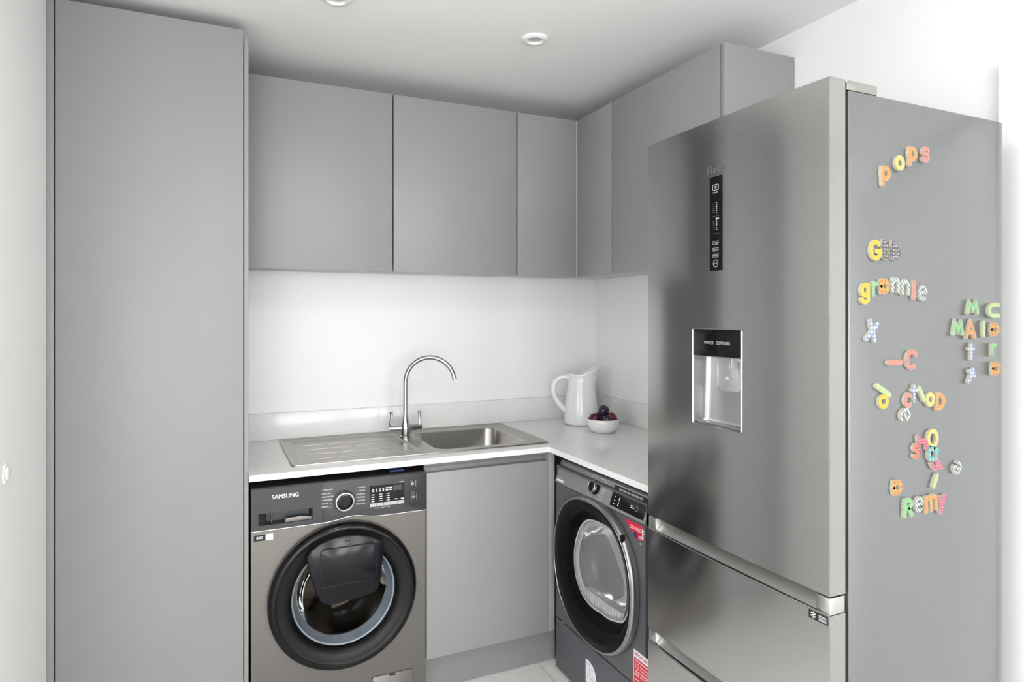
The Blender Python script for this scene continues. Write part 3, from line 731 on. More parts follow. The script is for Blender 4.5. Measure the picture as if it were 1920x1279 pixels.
def mixl(A, B, s, y): return [(a[0]*(1-s)+b[0]*s, -y, a[2]*(1-s)+b[2]*s) for a, b in zip(A, B)]
A_, B_ = OL(0.945, 0), HL(1.0, 0)
dk = loft('door_rim', [OL(0.985, 0.0), OL(1.0, 0.006), OL(1.0, 0.022), OL(0.985, 0.030), OL(0.962, 0.032), OL(0.945, 0.031)], 'rim_steel', t, smooth=50)
bm = bmesh.new(); add_tube(bm, OL(0.960, 0.0325)+OL(0.960, 0.0325)[:2], 0.0016, 8)
obj('rim_line', bm, 'trim_silver', dk, smooth=50)
loft('door_ring', [OL(0.958, 0.0315), OL(0.94, 0.034), mixl(A_, B_, 0.30, 0.0335), mixl(A_, B_, 0.52, 0.030), mixl(A_, B_, 0.60, 0.024), mixl(A_, B_, 0.92, 0.016), mixl(A_, B_, 1.0, 0.010)], 'dryer_black', dk, smooth=30)
bm = bmesh.new()
for i in range(240):
    a = 2*PI*i/240
    f_ = i*NA/240; i0 = int(f_) % NA; i1 = (i0+1) % NA; w_ = f_-int(f_)
    P_ = lambda L, : Vector(L[i0])*(1-w_)+Vector(L[i1])*w_
    p0 = P_(mixl(A_, B_, 0.60, 0.0245)); p1 = P_(mixl(A_, B_, 0.92, 0.0165))
    d_ = (p1-p0).normalized(); s_ = Vector((-d_.z, 0, d_.x)).normalized()*0.0011; o_ = Vector((0, -0.0022, 0))
    add_loft(bm, [[p0+s_, p0+o_, p0-s_], [p1+s_, p1+o_, p1-s_]], True, True)
rb_ = obj('door_ribs', bm, 'black_satin', dk); rb_['kind'] = 'stuff'
loft('window_seal', [HL(1.02, 0.012), HL(1.0, 0.015), HL(0.97, 0.013), HL(0.93, -0.004), HL(0.84, -0.012)], 'gasket_pale', dk, smooth=50)
loft('window_glass', [HL(0.985, 0.013), HL(0.94, 0.020), HL(0.80, 0.026), HL(0.5, 0.030), HL(0.2, 0.032), HL(0.001, 0.032)], 'glass', dk, smooth=60)
loft('glass_bowl', [HL(0.90, -0.004), HL(0.82, -0.040), HL(0.70, -0.085), HL(0.55, -0.100), HL(0.001, -0.105)], 'clear_plastic', dk, smooth=50)
# drum, lint filter grid
dm = lathe('drum', [(0.19, -0.035), (0.27, -0.05), (0.275, -0.40), (0.0, -0.41)], 'dryer_drum', t, 'y', (OC[0], 0, OC[1]), 64)
lf = prism('lint_filter', [(hx-0.10, hz-0.165), (hx+0.10, hz-0.165), (hx+0.12, hz-0.12), (hx-0.12, hz-0.12)], -0.012+0.022, 0.07, 'gasket_pale', t, bev=0.003)
for k in range(12): box('filter_bar', hx-0.10+0.0172*k, hx-0.096+0.0172*k, 0.006, 0.010, hz-0.160, hz-0.124, 'print_white', lf)
# grip notch on the rim
qd = dl(1183, 1005, 0.026)
box('grip_notch', 0.205, 0.214, -0.033, -0.020, 0.675, 0.70, 'black_satin', dk)
# stickers
def poly_sticker(name, px, m, off=0.0008, parent=t, extend=0.0):
    pts = [dl(u, v, off) for u, v in px]
    return prism(name, pts, -off, 0.0, m, parent)
a0, a1, a2, a3 = dl(1172, 970), dl(1214, 988), dl(1214, 1017), dl(1191, 1007)
xr = hw-0.012
sr = prism('red_app_sticker', [(a0[0], CZB-0.008), (xr, CZB-0.008), (xr, a3[1]-0.002), (a3[0], a3[1])], -0.0009, 0.0, 'sticker_red', t)
q = dl(1194, 987); text('sticker_lettering', 'DOWNLOAD', 0.0165, 'print_white', sr, q[0]+0.004, -0.0012, CZB-0.026, sx=0.80)
text('sticker_lettering', 'APP', 0.0150, 'print_white', sr, q[0]+0.022, -0.0012, CZB-0.048, sx=0.9)
lathe('sticker_emblem', [(0.0, 0.0014), (0.0105, 0.0013), (0.0105, 0.0009)], 'sticker_blue', sr, 'y', (q[0]-0.006, 0, CZB-0.045), 24)
text('sticker_wifi', '))', 0.012, 'print_white', sr, q[0]+0.022, -0.0012, CZB-0.067, rot=PI/2)
box('white_square', a1[0]-0.020, xr-0.004, -0.0013, -0.0009, a3[1]+0.004, CZB-0.016, 'sticker_white', sr)
b0 = dl(1188.5, 1216); b1 = dl(1188.5, 1278)
BZ0, BZ1 = KZ+0.006, b0[1]
BZ0 = b1[1]-0.01
sr = prism('red_guarantee_sticker', [(b0[0], BZ1), (b0[0]+0.085, BZ1), (b0[0]+0.085, BZ0), (b0[0], BZ0)], -0.0009, 0.0, 'sticker_white', t)
box('red_field', b0[0]+0.003, b0[0]+0.082, -0.0013, -0.0009, BZ0+0.003, BZ1-0.024, 'sticker_red', sr)
lt = lambda s, sz, dx, dz, m='print_white', al='LEFT', sx=0.8: text('sticker_lettering', s, sz, m, sr, b0[0]+dx, -0.0016, BZ1-dz, align=al, sx=sx)
lt('IMPORTANT', 0.0175, 0.005, 0.013, 'sticker_red')
lt('10', 0.030, 0.006, 0.050); lt('YEAR PARTS', 0.0105, 0.034, 0.044, sx=0.85); lt('GUARANTEE', 0.0105, 0.034, 0.055, sx=0.85)
lt('0800', 0.017, 0.006, 0.077); lt('470', 0.017, 0.036, 0.077); lt('97', 0.017, 0.060, 0.077)
marks('sticker_lines', [(b0[0]+0.008, b0[0]+0.078, BZ1-z-0.003, BZ1-z) for z in (0.030, 0.064, 0.092)], -0.0014, 'print_white', sr)
# white information sticker on the kick panel (rounded on one side)
c0 = dl(1098.5, 1234); c1 = dl(1100, 1274)
hgt = 0.085; pts = [(c0[0], c0[1]), (c0[0], c0[1]-hgt)]
for k in range(9): a = R(-90+90*k/8); pts.append((c0[0]+0.025+0.045*math.cos(a), c0[1]-hgt+0.045+0.045*math.sin(a)))
for k in range(1, 9): a = R(90*k/8); pts.append((c0[0]+0.015+0.055*math.cos(a), c0[1]-0.045+0.045*math.sin(a)))
si = prism('white_information_sticker', pts, -0.0009, 0.0, 'sticker_white', t)
marks('sticker_lines', [(c0[0]+0.008, c0[0]+0.030, c0[1]-0.014, c0[1]-0.011), (c0[0]+0.008, c0[0]+0.055, c0[1]-0.026, c0[1]-0.0245), (c0[0]+0.028, c0[0]+0.0295, c0[1]-0.050, c0[1]-0.026),
                        (c0[0]+0.008, c0[0]+0.058, c0[1]-0.051, c0[1]-0.0495), (c0[0]+0.034, c0[0]+0.052, c0[1]-0.062, c0[1]-0.058), (c0[0]+0.010, c0[0]+0.014, c0[1]-0.066, c0[1]-0.060)], -0.0009, 'print_grey', si)

# ------------------------------------------------------------------ fridge freezer (front faces -x)
FRI = Vector((-0.714, -1.7025, 0))
t = thing('fridge_freezer', 'tall brushed steel fridge freezer with water dispenser and freezer drawers', 'fridge', FRI, -PI/2)
def fl_(u, v, off=0.0):
    p = PX(u, v, 'x', FRI.x-off); return (-(p.y-FRI.y), p.z)
hw = 0.2975
ZD0, ZD1 = 0.863, 1.9051
BOW = 0.006                                  # door and drawer fronts bow gently outwards in the middle
def bow(o):
    for v in o.data.vertices:
        if v.co.y < 0.03: v.co.y += BOW*(v.co.x/hw)**2
    for p in o.data.polygons: p.use_smooth = True
    o.data.set_sharp_from_angle(angle=R(30))
    return o
def cols(*stops):
    r = [stops[0]]
    for a, b in zip(stops, stops[1:]): r += [a+(b-a)*k/8 for k in range(1, 9)]
    return r
# upper door with the dispenser opening
hx0, hx1 = 1.602-1.7025, 1.769-1.7025
hz0, hz1 = 1.1535, 1.3920
ud = bow(cells('upper_door', cols(-hw+0.0015, hx0, hx1, hw-0.0015), [ZD0+0.0015, hz0, hz1, ZD1-0.0015], lambda i, j: not (8 <= i < 16 and j == 1), -0.0, 0.0012, 'y', 'fridge_steel', t))
bow(cells('door_edge', cols(-hw, hx0, hx1, hw), [ZD0, hz0, hz1, ZD1], lambda i, j: not (8 <= i < 16 and j == 1), 0.0012, 0.052, 'y', 'fridge_edge', ud))
# dispenser
zp = 1.3265
loft('dispenser_frame', [[(x, -0.0012, z) for x, z in rrect(hx0-0.002, hx1+0.002, hz0-0.002, hz1+0.002, 0.004)],
                         [(x, -0.0022, z) for x, z in rrect(hx0, hx1, hz0, hz1, 0.003)],
                         [(x, 0.002, z) for x, z in rrect(hx0+0.0018, hx1-0.0018, hz0+0.0018, hz1-0.0018, 0.002)]], 'trim_silver', ud, smooth=False)
dpn = box('dispenser_panel', hx0+0.0015, hx1-0.0015, -0.0005, 0.030, zp, hz1-0.0015, 'black_gloss', ud, bev=0.0008)
q = fl_(1344.5, 643.5)
text('dispenser_lettering', 'WATER   DISPENSER', 0.0108, 'print_grey', dpn, q[0], -0.0009, q[1], sx=0.92)
box('panel_lip', hx0+0.001, hx1-0.001, -0.001, 0.028, zp-0.0022, zp-0.0003, 'trim_silver', ud)
# recess with sloping back and a rounded left corner
rec = []
DP = 0.046
for (z, dpt) in ((zp-0.002, DP), (hz0+0.012, DP-0.004), (hz0+0.004, DP-0.014)):
    row = [(hx0+0.002, 0.001, z), (hx0+0.006, dpt*0.55, z)]
    for k in range(6):
        a = R(180-90*k/5*1.0); row.append((hx0+0.022+0.016*math.cos(a), dpt-0.016+0.016*math.sin(a), z))
    row += [(hx1-0.022, dpt, z), (hx1-0.008, dpt-0.006, z), (hx1-0.002, 0.001, z)]
    rec.append(row)
bm = bmesh.new(); add_loft(bm, rec, closed=False)
base = [(x, y, hz0+0.002) for x, y, z in rec[-1]]
bm.faces.new([bm.verts.new(p) for p in base])
obj('dispenser_recess', bm, 'recess_silver', ud, smooth=60)
box('drip_ledge', hx0+0.004, hx1-0.004, 0.010, DP-0.010, hz0+0.002, hz0+0.006, 'recess_silver', ud, bev=0.0015)
# clear paddle hanging in the recess
pq0, pq1 = fl_(1347, 690, -0.018)[0], fl_(1390, 690, -0.018)[0]
zb_ = fl_(1350, 731, -0.018)[1]
pdl = prism('water_paddle', rrect(pq0, pq1, zb_, zp-0.001, 0.008), 0.014, 0.024, 'clear_plastic', ud, bev=0.002)
lathe('water_nozzle', [(0.007, 0.0), (0.007, 0.02), (0.010, 0.03)], 'clear_plastic', pdl, c=((pq0+pq1)/2, 0.031, zp-0.03), n=20)
text('paddle_mark', 'W', 0.012, 'print_white', pdl, (pq0+pq1)/2-0.004, 0.0135, zb_+0.030)
# control strip
ka, kb = fl_(1331, 420), fl_(1354.5, 420)
kz1, kz0 = 1.7655, 1.5350
kp = prism('control_strip', rrect(ka[0], kb[0], kz0, kz1, 0.002), -0.0014, 0.0, 'black_gloss', ud)
box('strip_edge', ka[0]-0.0012, ka[0]+0.0004, -0.0018, 0.0, kz0, kz1-0.002, 'trim_silver', kp)
kw = kb[0]-ka[0]; km = (ka[0]+kb[0])/2
def kz(v): return fl_(1342, v)[1]
line_frame('icon_frame', km-0.010, km+0.011, kz(357), kz(346), 0.003, 0.0011, -0.0017, 'print_grey', kp)
text('icon_star', '*', 0.020, 'print_grey', kp, km+0.0005, -0.0017, kz(354))
text('icon_text', 'mypoint', 0.0062, 'print_grey', kp, km, -0.0017, kz(360.5), sx=0.9)
marks('level_marks', [(km+0.0015, km+0.0055, kz(v)-0.0009, kz(v)+0.0009) for v in (380.5, 385, 388.5, 392, 395.5, 400, 413, 417, 420.5, 424, 428, 431)]+[(km+0.001, km+0.012, kz(410)-0.0012, kz(410)+0.0012)], -0.0017, 'print_grey', kp)
marks('level_text', [(km-0.009, km-0.003, kz(v)-0.0006, kz(v)+0.0006) for v in (382, 386, 390, 394, 398, 415, 419, 423, 427, 431)]+[(km-0.012, km+0.013, kz(v)-0.0003, kz(v)+0.0003) for v in (405.5, 438)], -0.0017, 'print_dim', kp)
for v, s in ((455.5, 'Fridge'), (468, 'Freezer'), (479.5, 'Holiday')):
    line_frame('key_frame', km-0.0095, km+0.0105, kz(v+3.2), kz(v-3.2), 0.001, 0.0006, -0.0017, 'print_grey', kp)
    text('key_text', s, 0.0065, 'print_grey', kp, km+0.0005, -0.0018, kz(v), sx=0.8)
lathe('key_ring', [(0.0090, 0.0017), (0.0078, 0.0017)], 'print_grey', kp, 'y', (km+0.0005, 0, kz(494)), 28)
text('key_text', 'Lock', 0.0070, 'print_grey', kp, km+0.0005, -0.0018, kz(494), sx=0.8)
q = fl_(1343, 317)
text('brand_lettering', 'Haier', 0.0275, 'print_faint', ud, q[0]-0.001, -0.0006, q[1], sx=0.98)
# body, hinge cap, seal
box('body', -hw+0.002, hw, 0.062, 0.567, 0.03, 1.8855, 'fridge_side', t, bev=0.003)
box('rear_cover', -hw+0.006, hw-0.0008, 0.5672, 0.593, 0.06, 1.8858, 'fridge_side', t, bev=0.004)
box('door_seal', -hw+0.010, hw-0.008, 0.0525, 0.0618, 0.07, 1.880, 'black_matt', t)
box('hinge_cap', hw-0.045, hw-0.0003, 0.057, 0.149, 1.8857, 1.9058, 'fridge_edge', t, bev=0.002)
# drawers with grip rails
def drawer(z0, z1, zr):
    d = bow(cells('freezer_drawer', cols(-hw+0.0015, 0, hw-0.0015), [z0, z1-0.001], lambda i, j: True, 0.0, 0.0015, 'y', 'fridge_steel', t))
    bow(cells('drawer_edge', cols(-hw, 0, hw), [z0-0.001, z1], lambda i, j: True, 0.0015, 0.052, 'y', 'fridge_edge', d))
    extrude_x('grip_rail', [(0.012, z1+0.0005), (0.036, zr-0.012), (0.040, zr-0.0015), (0.052, zr-0.0015), (0.052, z1+0.0005)], -hw+0.034, hw-0.034, 'rail_steel', d)
    for s in (-1, 1): box('rail_end', s*(hw-0.033), s*(hw-0.001), 0.0085, 0.052, z1+0.0005, zr-0.004, 'rail_steel', d, bev=0.001)
    box('lip_shadow_gap', -hw+0.03, hw-0.03, 0.0085, 0.0115, z1-0.0005, z1+0.0012, 'black_matt', d)
    tube('lip', [(x, 0.0015+BOW*(x/hw)**2, z1+0.0006) for x in cols(-hw+0.002, 0, hw-0.002)], 0.0018, 'trim_silver', d, n=8)
    return d
d1 = drawer(0.545, 0.824, 0.863)
drawer(0.070, 0.507, 0.545)
# frost symbol strip
s0, s1 = fl_(1514, 1155), fl_(1556, 1165)
sx0 = s0[0]; sx1 = hw-0.003; sz1 = 0.8215; sz0 = sz1-0.017
yb = BOW*(0.5*(sx0+sx1)/hw)**2
fs = bow(cells('frost_sticker', cols(sx0, sx1), [sz0, sz1], lambda i, j: True, -0.0008, 0.0, 'y', 'black_matt', d1))
text('snowflake', '*', 0.032, 'print_white', d1, sx0+0.011, -0.0012+BOW*((sx0+0.011)/hw)**2, sz0+0.003)
bow(cells('star_field', cols(sx0+0.024, sx1-0.003), [sz0+0.003, sz1-0.003], lambda i, j: True, -0.0011, -0.0007, 'y', 'print_grey', d1))
for k in range(3):
    xk = sx0+0.024+(sx1-sx0-0.027)*(k+0.5)/3
    text('star', '*', 0.018, 'black_matt', d1, xk, -0.0016+BOW*(xk/hw)**2, sz0+0.0055)
box('base_grille', -hw+0.01, hw-0.01, 0.03, 0.06, 0.0, 0.060, 'black_satin', t)
for s in (-1, 1): box('rear_foot', s*(hw-0.07), s*(hw-0.03), 0.48, 0.53, 0.0, 0.031, 'black_satin', t)

# ------------------------------------------------------------------ jug
JC = Vector((-0.214, -0.208, ZW+0.0004))
rt = Vector((CS, -SN, 0))                        # direction of the spout
t = thing('jug', 'white glazed ceramic jug with tall spout and looped handle', 'jug', JC, math.atan2(rt.y, rt.x))
NJ = 64
prof = [(0.070, 0.0), (0.079, 0.003), (0.0815, 0.012), (0.0815, 0.05), (0.0795, 0.09), (0.0745, 0.13), (0.068, 0.17), (0.0625, 0.205), (0.060, 0.222), (0.0615, 0.234), (0.0625, 0.239)]
def jug_loop(r, h, top, inset=0.0):
    lp = []
    for i in range(NJ):
        a = 2*PI*i/NJ; f = max(0, math.cos(a))
        g = max(0.0, (h-0.145)/0.095)
        rr_ = r-inset + (f**1.5)*g**2.2*0.034
        hh = h + g*g*(0.036*f**1.15 + 0.006*max(0, -math.cos(a))**2)
        lp.append((rr_*math.cos(a), rr_*math.sin(a)*(1-0.06*g*f), hh))
    return lp
loops = [jug_loop(r, h, 0) for r, h in prof] + [jug_loop(0.0625, 0.2425, 0, 0.0025)] + [jug_loop(r, h, 0, 0.007) for r, h in prof[::-1][:-2]]
loft('body', loops, 'ceramic', t, cap0=True, cap1=True, smooth=60)
hpth = [(-0.052, 0, 0.222), (-0.075, 0, 0.228), (-0.103, 0, 0.222), (-0.126, 0, 0.200), (-0.134, 0, 0.170), (-0.129, 0, 0.138), (-0.114, 0, 0.108), (-0.095, 0, 0.085), (-0.077, 0, 0.066)]
pts = []
for i in range(len(hpth)-1):                     # smooth the handle path
    p0, p1, p2, p3 = [Vector(hpth[max(0, min(len(hpth)-1, i+k))]) for k in (-1, 0, 1, 2)]
    for s in (0, 0.25, 0.5, 0.75): pts.append(0.5*((2*p1)+(-p0+p2)*s+(2*p0-5*p1+4*p2-p3)*s*s+(-p0+3*p1-3*p2+p3)*s**3))
pts.append(Vector(hpth[-1]))
tube('handle', pts, 0.0132, 'ceramic', t, n=18)

# ------------------------------------------------------------------ fruit bowl and plums
BC = Vector((-0.238, -0.440, ZW+0.0004))
b = lathe('fruit_bowl', [(0.0, 0.0035), (0.038, 0.003), (0.045, 0.0), (0.048, 0.001), (0.060, 0.012), (0.068, 0.026), (0.0715, 0.042), (0.0725, 0.060), (0.0715, 0.0615), (0.070, 0.060), (0.069, 0.042), (0.064, 0.026), (0.054, 0.014), (0.040, 0.009), (0.0, 0.008)], 'ceramic', None, n=64)
b.location = BC
tag(b, 'small white ceramic bowl holding plums on the worktop', 'bowl')
def plum(dx, dr, dz, r, m, label, tilt):
    bm = bmesh.new(); bmesh.ops.create_uvsphere(bm, u_segments=32, v_segments=20, radius=r)
    for v in bm.verts:
        a = math.atan2(v.co.y, v.co.x); k = math.exp(-(a/0.22)**2)*math.sqrt(max(0, 1-(v.co.z/r)**2))
        v.co.x *= 1-0.06*k; v.co.y *= 1-0.03*k
        if v.co.z > 0.8*r: v.co.z -= (v.co.z-0.8*r)*0.5
        v.co.z *= 1.03
    th_ = thing('plum', label, 'plum', (0, 0, 0), 0, 'plums in the white bowl')
    pos = BC + rt*dx + Vector((SN, CS, 0))*dr + Vector((0, 0, dz-0.003))
    th_.location = pos; th_.rotation_euler = tilt
    obj('flesh', bm, m, th_, smooth=True)
    tube('stalk', [(0, 0, r*0.90), (0.0006, 0, r*0.90+0.004)], [0.0012, 0.0009], 'black_satin', th_, n=8)
    return th_
plum(-0.0385, -0.004, 0.0625, 0.0255, 'plum_purple', 'plum with dark purple and pink skin at the jug side of the bowl', (0.9, 0.2, 0.4))
plum(0.0035, 0.004, 0.0985, 0.0255, 'plum_dark', 'dark purple plum on top of the pile in the bowl', (0.5, -0.4, 1.0))
plum(0.016, -0.034, 0.0620, 0.0250, 'plum_dark', 'dark bluish plum lying against the rim under the topmost plum', (-0.7, 0.8, 0.3))
plum(0.040, 0.012, 0.0640, 0.0245, 'plum_red', 'bright red plum in the white bowl', (0.4, 0.9, 0.2))
plum(-0.008, 0.040, 0.0640, 0.0245, 'plum_dark', 'dark plum mostly hidden behind the topmost plum in the bowl', (0.2, 0.3, 2.0))

# ------------------------------------------------------------------ letter magnets on the side of the fridge
def arc(cx, cy, rx, ry, a0, a1, n=14):
    return [(cx+rx*math.cos(R(a0+(a1-a0)*k/n)), cy+ry*math.sin(R(a0+(a1-a0)*k/n))) for k in range(n+1)]
GL = {
 'o': [arc(.5, .5, .5, .5, 0, 360, 22)],
 'p': [[(0.06, 0), (0, 1)], arc(.45, .68, .5, .32, -180, 180, 20)],
 's': [arc(.52, .76, .46, .24, 20, 250, 10)+arc(.48, .26, .50, .26, 80, -150, 10)],
 'G': [arc(.5, .5, .5, .5, 45, 330, 20), [(.55, .44), (1, .44), (.96, .2)]],
 'b': [[(0, 0.05), (0.05, 1)], arc(.5, .32, .5, .32, -180, 180, 20)],
 'g': [arc(.45, .70, .45, .30, 0, 360, 20), [(.95, 1), (.95, .3)], arc(.48, .22, .47, .22, 10, -165, 12)],
 'r': [[(.1, 0), (.1, 1)], [(.1, .62), (.45, .92), (1, .95)]],
 'a': [[(0, 0), (0, 1)], arc(.46, .5, .54, .46, -175, 175, 20)],
 'n': [[(0, 0), (0, 1)], arc(.5, .62, .5, .36, 180, 0, 10)+[(1, 0)]],
 'l': [[(0.5, 0), (0.5, 1)]],
 'e': [[(.05, .50), (.98, .56)], arc(.5, .5, .5, .5, 8, 300, 20)],
 'M': [[(0, 0), (.18, 1), (.5, .28), (.82, 1), (1, 0)]],
 'C': [arc(.55, .5, .55, .5, 50, 315, 18)],
 'U': [[(1, 1), (.45, 1)]+arc(.45, .5, .45, .5, 90, 270, 12)+[(1, 0)]],
 'A': [[(0, 0), (.5, 1), (1, 0)], [(.2, .32), (.8, .32)]],
 't': [[(.5, 0), (.5, 1)], [(0, .70), (1, .70)]],
 'x': [[(0, .1), (1, .85)], [(.35, 1), (.75, 0)]],
 'c': [arc(.55, .5, .55, .5, 45, 315, 18)],
 'D': [[(0, 0), (0, 1)], arc(0, .5, 1, .5, 90, -90, 14)],
 'h': [[(0, 0), (0, 1)], arc(.5, .36, .5, .26, 180, 0, 10)+[(1, 0)]],
 'R': [[(0, 0), (0.1, 1)], arc(.1, .73, .85, .27, 90, -90, 10)+[(.45, .46), (1, 0)]],
 'm': [[(0, 0), (0, 1)], arc(.25, .72, .25, .26, 180, 0, 8)+[(.5, .05)], arc(.75, .72, .25, .26, 180, 0, 8)+[(1, 0)]],
 'y': [[(.05, 1), (.45, .45)], [(1, 1), (.2, 0)]],
}
FY = FRI.y-hw+0.0001                            # fridge side plane
def fat_stroke(bm, pts, r, y0, y1, n=8):
    closed = math.hypot(pts[0][0]-pts[-1][0], pts[0][1]-pts[-1][1]) < 1e-5
    P = [Vector(p) for p in (pts[:-1] if closed else pts)]; m_ = len(P); Lf, Rt = [], []
    for i in range(m_):
        a = P[i-1] if (i or closed) else P[i]; b = P[(i+1) % m_] if (i < m_-1 or closed) else P[i]
        d0 = (P[i]-a); d1 = (b-P[i])
        d0 = d0.normalized() if d0.length > 1e-9 else d1.normalized(); d1 = d1.normalized() if d1.length > 1e-9 else d0
        t_ = (d0+d1).normalized(); k = min(1/max(t_.dot(d0), 0.35), 1.8)
        nn_ = Vector((-t_.y, t_.x))*r*k
        Lf.append(P[i]+nn_); Rt.append(P[i]-nn_)
    def both(q): return bm.verts.new((q[0], y0, q[1])), bm.verts.new((q[0], y1, q[1]))
    LV = [both(q) for q in Lf]; RV = [both(q) for q in Rt]
    for i in range(m_ if closed else m_-1):
        j = (i+1) % m_
        bm.faces.new([LV[i][0], LV[j][0], RV[j][0], RV[i][0]])
        bm.faces.new([LV[i][0], LV[j][0], LV[j][1], LV[i][1]]); bm.faces.new([RV[i][0], RV[j][0], RV[j][1], RV[i][1]])
    if not closed:
        for e_, o_, s0, s1 in ((0, 1, LV[0], RV[0]), (m_-1, m_-2, RV[-1], LV[-1])):
            d = (P[e_]-P[o_]); a = math.atan2(d.y, d.x)
            ring = [s1] + [both((P[e_].x+r*math.cos(a-PI/2+PI*k/n), P[e_].y+r*math.sin(a-PI/2+PI*k/n))) for k in range(1, n)] + [s0]
            if e_ == 0: pass
            c0 = Vector((s1[0].co.x, s1[0].co.z))-P[e_]
            if c0.dot(Vector((math.cos(a-PI/2), math.sin(a-PI/2)))) < 0: ring = [s0]+ring[1:-1]+[s1]
            bm.faces.new([q[0] for q in ring])
            for q0, q1 in zip(ring, ring[1:]): bm.faces.new([q0[0], q1[0], q1[1], q0[1]])
def magnet(ch, bb, m, label, rot=0.0, wh=None, r=None):
    u0, u1, v0, v1 = bb
    uc, vc = (u0+u1)/2, (v0+v1)/2
    c = PX(uc, vc, 'y', FY-0.006)
    if wh: w_, h_ = wh
    else:
        w_ = PX(u1, vc, 'y', FY-0.006).x-PX(u0, vc, 'y', FY-0.006).x - 0.004
        h_ = PX(uc, v0, 'y', FY-0.006).z-PX(uc, v1, 'y', FY-0.006).z
    rr_ = r or (0.0058 if ch == 'l' else 0.0039 if ch == 'e' else min(0.0050, 0.165*min(max(w_, 0.024), h_)))
    th_ = thing('letter_magnet', label, 'magnet', (c.x, FY, c.z), 0, 'wooden letter magnets on the fridge side')
    ca, sa = math.cos(R(rot)), math.sin(R(rot))
    def T(p):
        x = (p[0]-.5)*max(w_-2*rr_, 0.0); z = (p[1]-.5)*max(h_-2*rr_, 0.001)
        return (x*ca-z*sa, x*sa+z*ca)
    for nm, rad, y0, y1, mt in (('backing', rr_, -0.0062, 0.0, 'magnet_edge'), ('painted_face', rr_*0.86, -0.0068, -0.0055, m)):
        bm = bmesh.new()
        for k_, st in enumerate(GL[ch]): fat_stroke(bm, [T(p_) for p_ in st], rad, y0-0.00012*k_, y1)
        obj(nm, bm, mt, th_)
    return th_
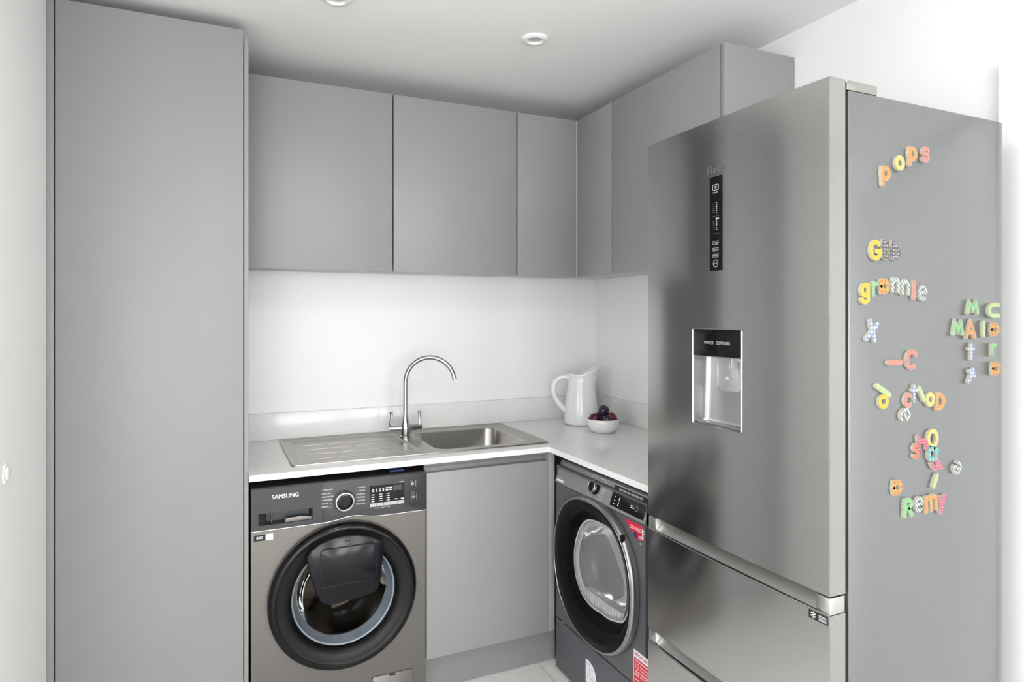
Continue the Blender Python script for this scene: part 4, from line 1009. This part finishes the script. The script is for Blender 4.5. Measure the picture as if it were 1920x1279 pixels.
MG = [
 ('p', (1651, 1672, 311, 350), 'mg_orange', 'orange letter p magnet starting the topmost word, touching none'),
 ('o', (1677, 1698, 291, 320), 'mg_lemon', 'lemon yellow letter o magnet in the topmost word on the fridge'),
 ('p', (1702, 1722, 275, 313), 'mg_orange', 'orange letter p magnet between yellow o and pink s in topmost word'),
 ('s', (1727, 1745, 275, 304), 'mg_pink', 'pink letter s magnet ending the topmost word on the fridge'),
 ('G', (1630, 1655, 449, 489), 'mg_yellow', 'yellow capital G magnet beside two grey spotted letters'),
 ('b', (1652, 1673, 448, 487), 'mg_grey', 'grey spotted letter b magnet touching the yellow capital G'),
 ('b', (1670, 1689, 450, 488), 'mg_grey', 'grey spotted letter b magnet ending its row, apart from the yellow G'),
 ('g', (1612, 1633, 530, 571), 'mg_yellow', 'yellow letter g magnet at the start of the long curved word'),
 ('r', (1633, 1648, 527, 557), 'mg_green', 'green letter r magnet between yellow g and orange spotted a'),
 ('a', (1649, 1670, 522, 552), 'mg_spot', 'orange spotted letter a magnet in the long curved word'),
 ('n', (1670, 1689, 520, 550), 'mg_stripe', 'striped letter n magnet touching the orange spotted a in curved word'),
 ('n', (1689, 1707, 524, 554), 'mg_stripe', 'striped letter n magnet next to the upright pink bar in curved word'),
 ('l', (1710, 1719, 525, 562), 'mg_pink', 'upright pink bar letter magnet in the long curved word'),
 ('e', (1721, 1740, 535, 564), 'mg_stripe', 'striped letter e magnet ending the long curved word'),
 ('M', (1812, 1837, 564, 590), 'mg_green', 'green capital M magnet above the orange capital A'),
 ('U', (1852, 1876, 568, 596), 'mg_lime', 'pale green squared C magnet at the top of the back column'),
 ('M', (1785, 1809, 601, 630), 'mg_green', 'green capital M magnet beside the orange capital A'),
 ('A', (1809, 1832, 601, 636), 'mg_orange', 'orange capital A magnet between green M and pale green bar'),
 ('l', (1840, 1849, 601, 633), 'mg_lime', 'upright pale green letter i magnet beside the orange capital A'),
 ('a', (1857, 1875, 605, 631), 'mg_spot', 'orange letter a magnet just below the pale green squared C'),
 ('t', (1814, 1829, 643, 676), 'mg_check', 'upright blue checked letter t magnet below the orange capital A'),
 ('r', (1857, 1870, 643, 668), 'mg_green', 'green letter r magnet between two orange letters in back column'),
 ('t', (1811, 1831, 690, 719), 'mg_check', 'tilted blue checked letter t magnet below an upright checked t', -32, (0.030, 0.041)),
 ('a', (1859, 1877, 678, 704), 'mg_spot', 'orange letter a magnet at the foot of the back column'),
 ('x', (1621, 1650, 598, 643), 'mg_check', 'blue checked letter x magnet alone below the curved word'),
 ('C', (1697, 1722, 656, 692), 'mg_pink', 'large tilted pink capital C magnet beside a lying pink bar', -18, (0.038, 0.044)),
 ('l', (1665, 1692, 675, 685), 'mg_pink', 'pink bar letter magnet lying flat beside the pink C', 90, (0.0118, 0.051)),
 ('l', (1643, 1670, 722, 743), 'mg_lime', 'pale green bar letter magnet leaning above a lone yellow o', 62, (0.0125, 0.055)),
 ('o', (1646, 1668, 739, 767), 'mg_yellow', 'yellow letter o magnet under the leaning pale green bar'),
 ('c', (1694, 1712, 736, 765), 'mg_pink', 'small pink letter c magnet touching a blue checked t'),
 ('t', (1707, 1722, 720, 755), 'mg_check', 'blue checked letter t magnet between small pink c and pale green bar'),
 ('l', (1720, 1737, 725, 753), 'mg_lime', 'pale green bar letter magnet leaning between checked t and yellow o', 35, (0.0115, 0.042)),
 ('o', (1735, 1754, 735, 763), 'mg_lemon', 'yellow letter o magnet beside the orange capital D'),
 ('D', (1754, 1774, 735, 770), 'mg_orange', 'orange capital D magnet beside a yellow o'),
 ('e', (1687, 1708, 764, 792), 'mg_stripe', 'striped letter e magnet hanging below the small pink c', -75, (0.030, 0.035)),
 ('s', (1710, 1727, 831, 861), 'mg_coral', 'coral letter s magnet beside a rose pink h'),
 ('h', (1720, 1741, 812, 848), 'mg_rose', 'rose pink letter h magnet between coral s and big yellow O', 10),
 ('o', (1737, 1761, 804, 841), 'mg_lemon', 'large yellow capital O magnet beside the rose pink h'),
 ('a', (1735, 1763, 838, 866), 'mg_blue', 'blue spotted letter a magnet under the large yellow O', -110, (0.034, 0.040)),
 ('h', (1745, 1768, 855, 892), 'mg_rose', 'tilted rose pink letter h magnet below the blue spotted a', -140, (0.028, 0.042)),
 ('l', (1745, 1763, 887, 917), 'mg_lime', 'pale green bar letter magnet below the tilted rose pink h', -27, (0.0120, 0.036)),
 ('e', (1785, 1805, 863, 891), 'mg_stripe', 'striped letter e magnet standing alone near the pale green bar', 150, (0.030, 0.032)),
 ('a', (1673, 1694, 899, 929), 'mg_spot', 'orange spotted letter a magnet above the green capital R'),
 ('R', (1693, 1714, 933, 971), 'mg_green', 'green capital R magnet starting the lowest word'),
 ('e', (1714, 1733, 931, 961), 'mg_stripe', 'striped letter e magnet between green R and orange m'),
 ('m', (1733, 1759, 927, 961), 'mg_orange', 'orange letter m magnet in the lowest word', 6),
 ('y', (1758, 1776, 927, 964), 'mg_rose', 'rose pink letter y magnet ending the lowest word'),
]
for e in MG: magnet(*e)
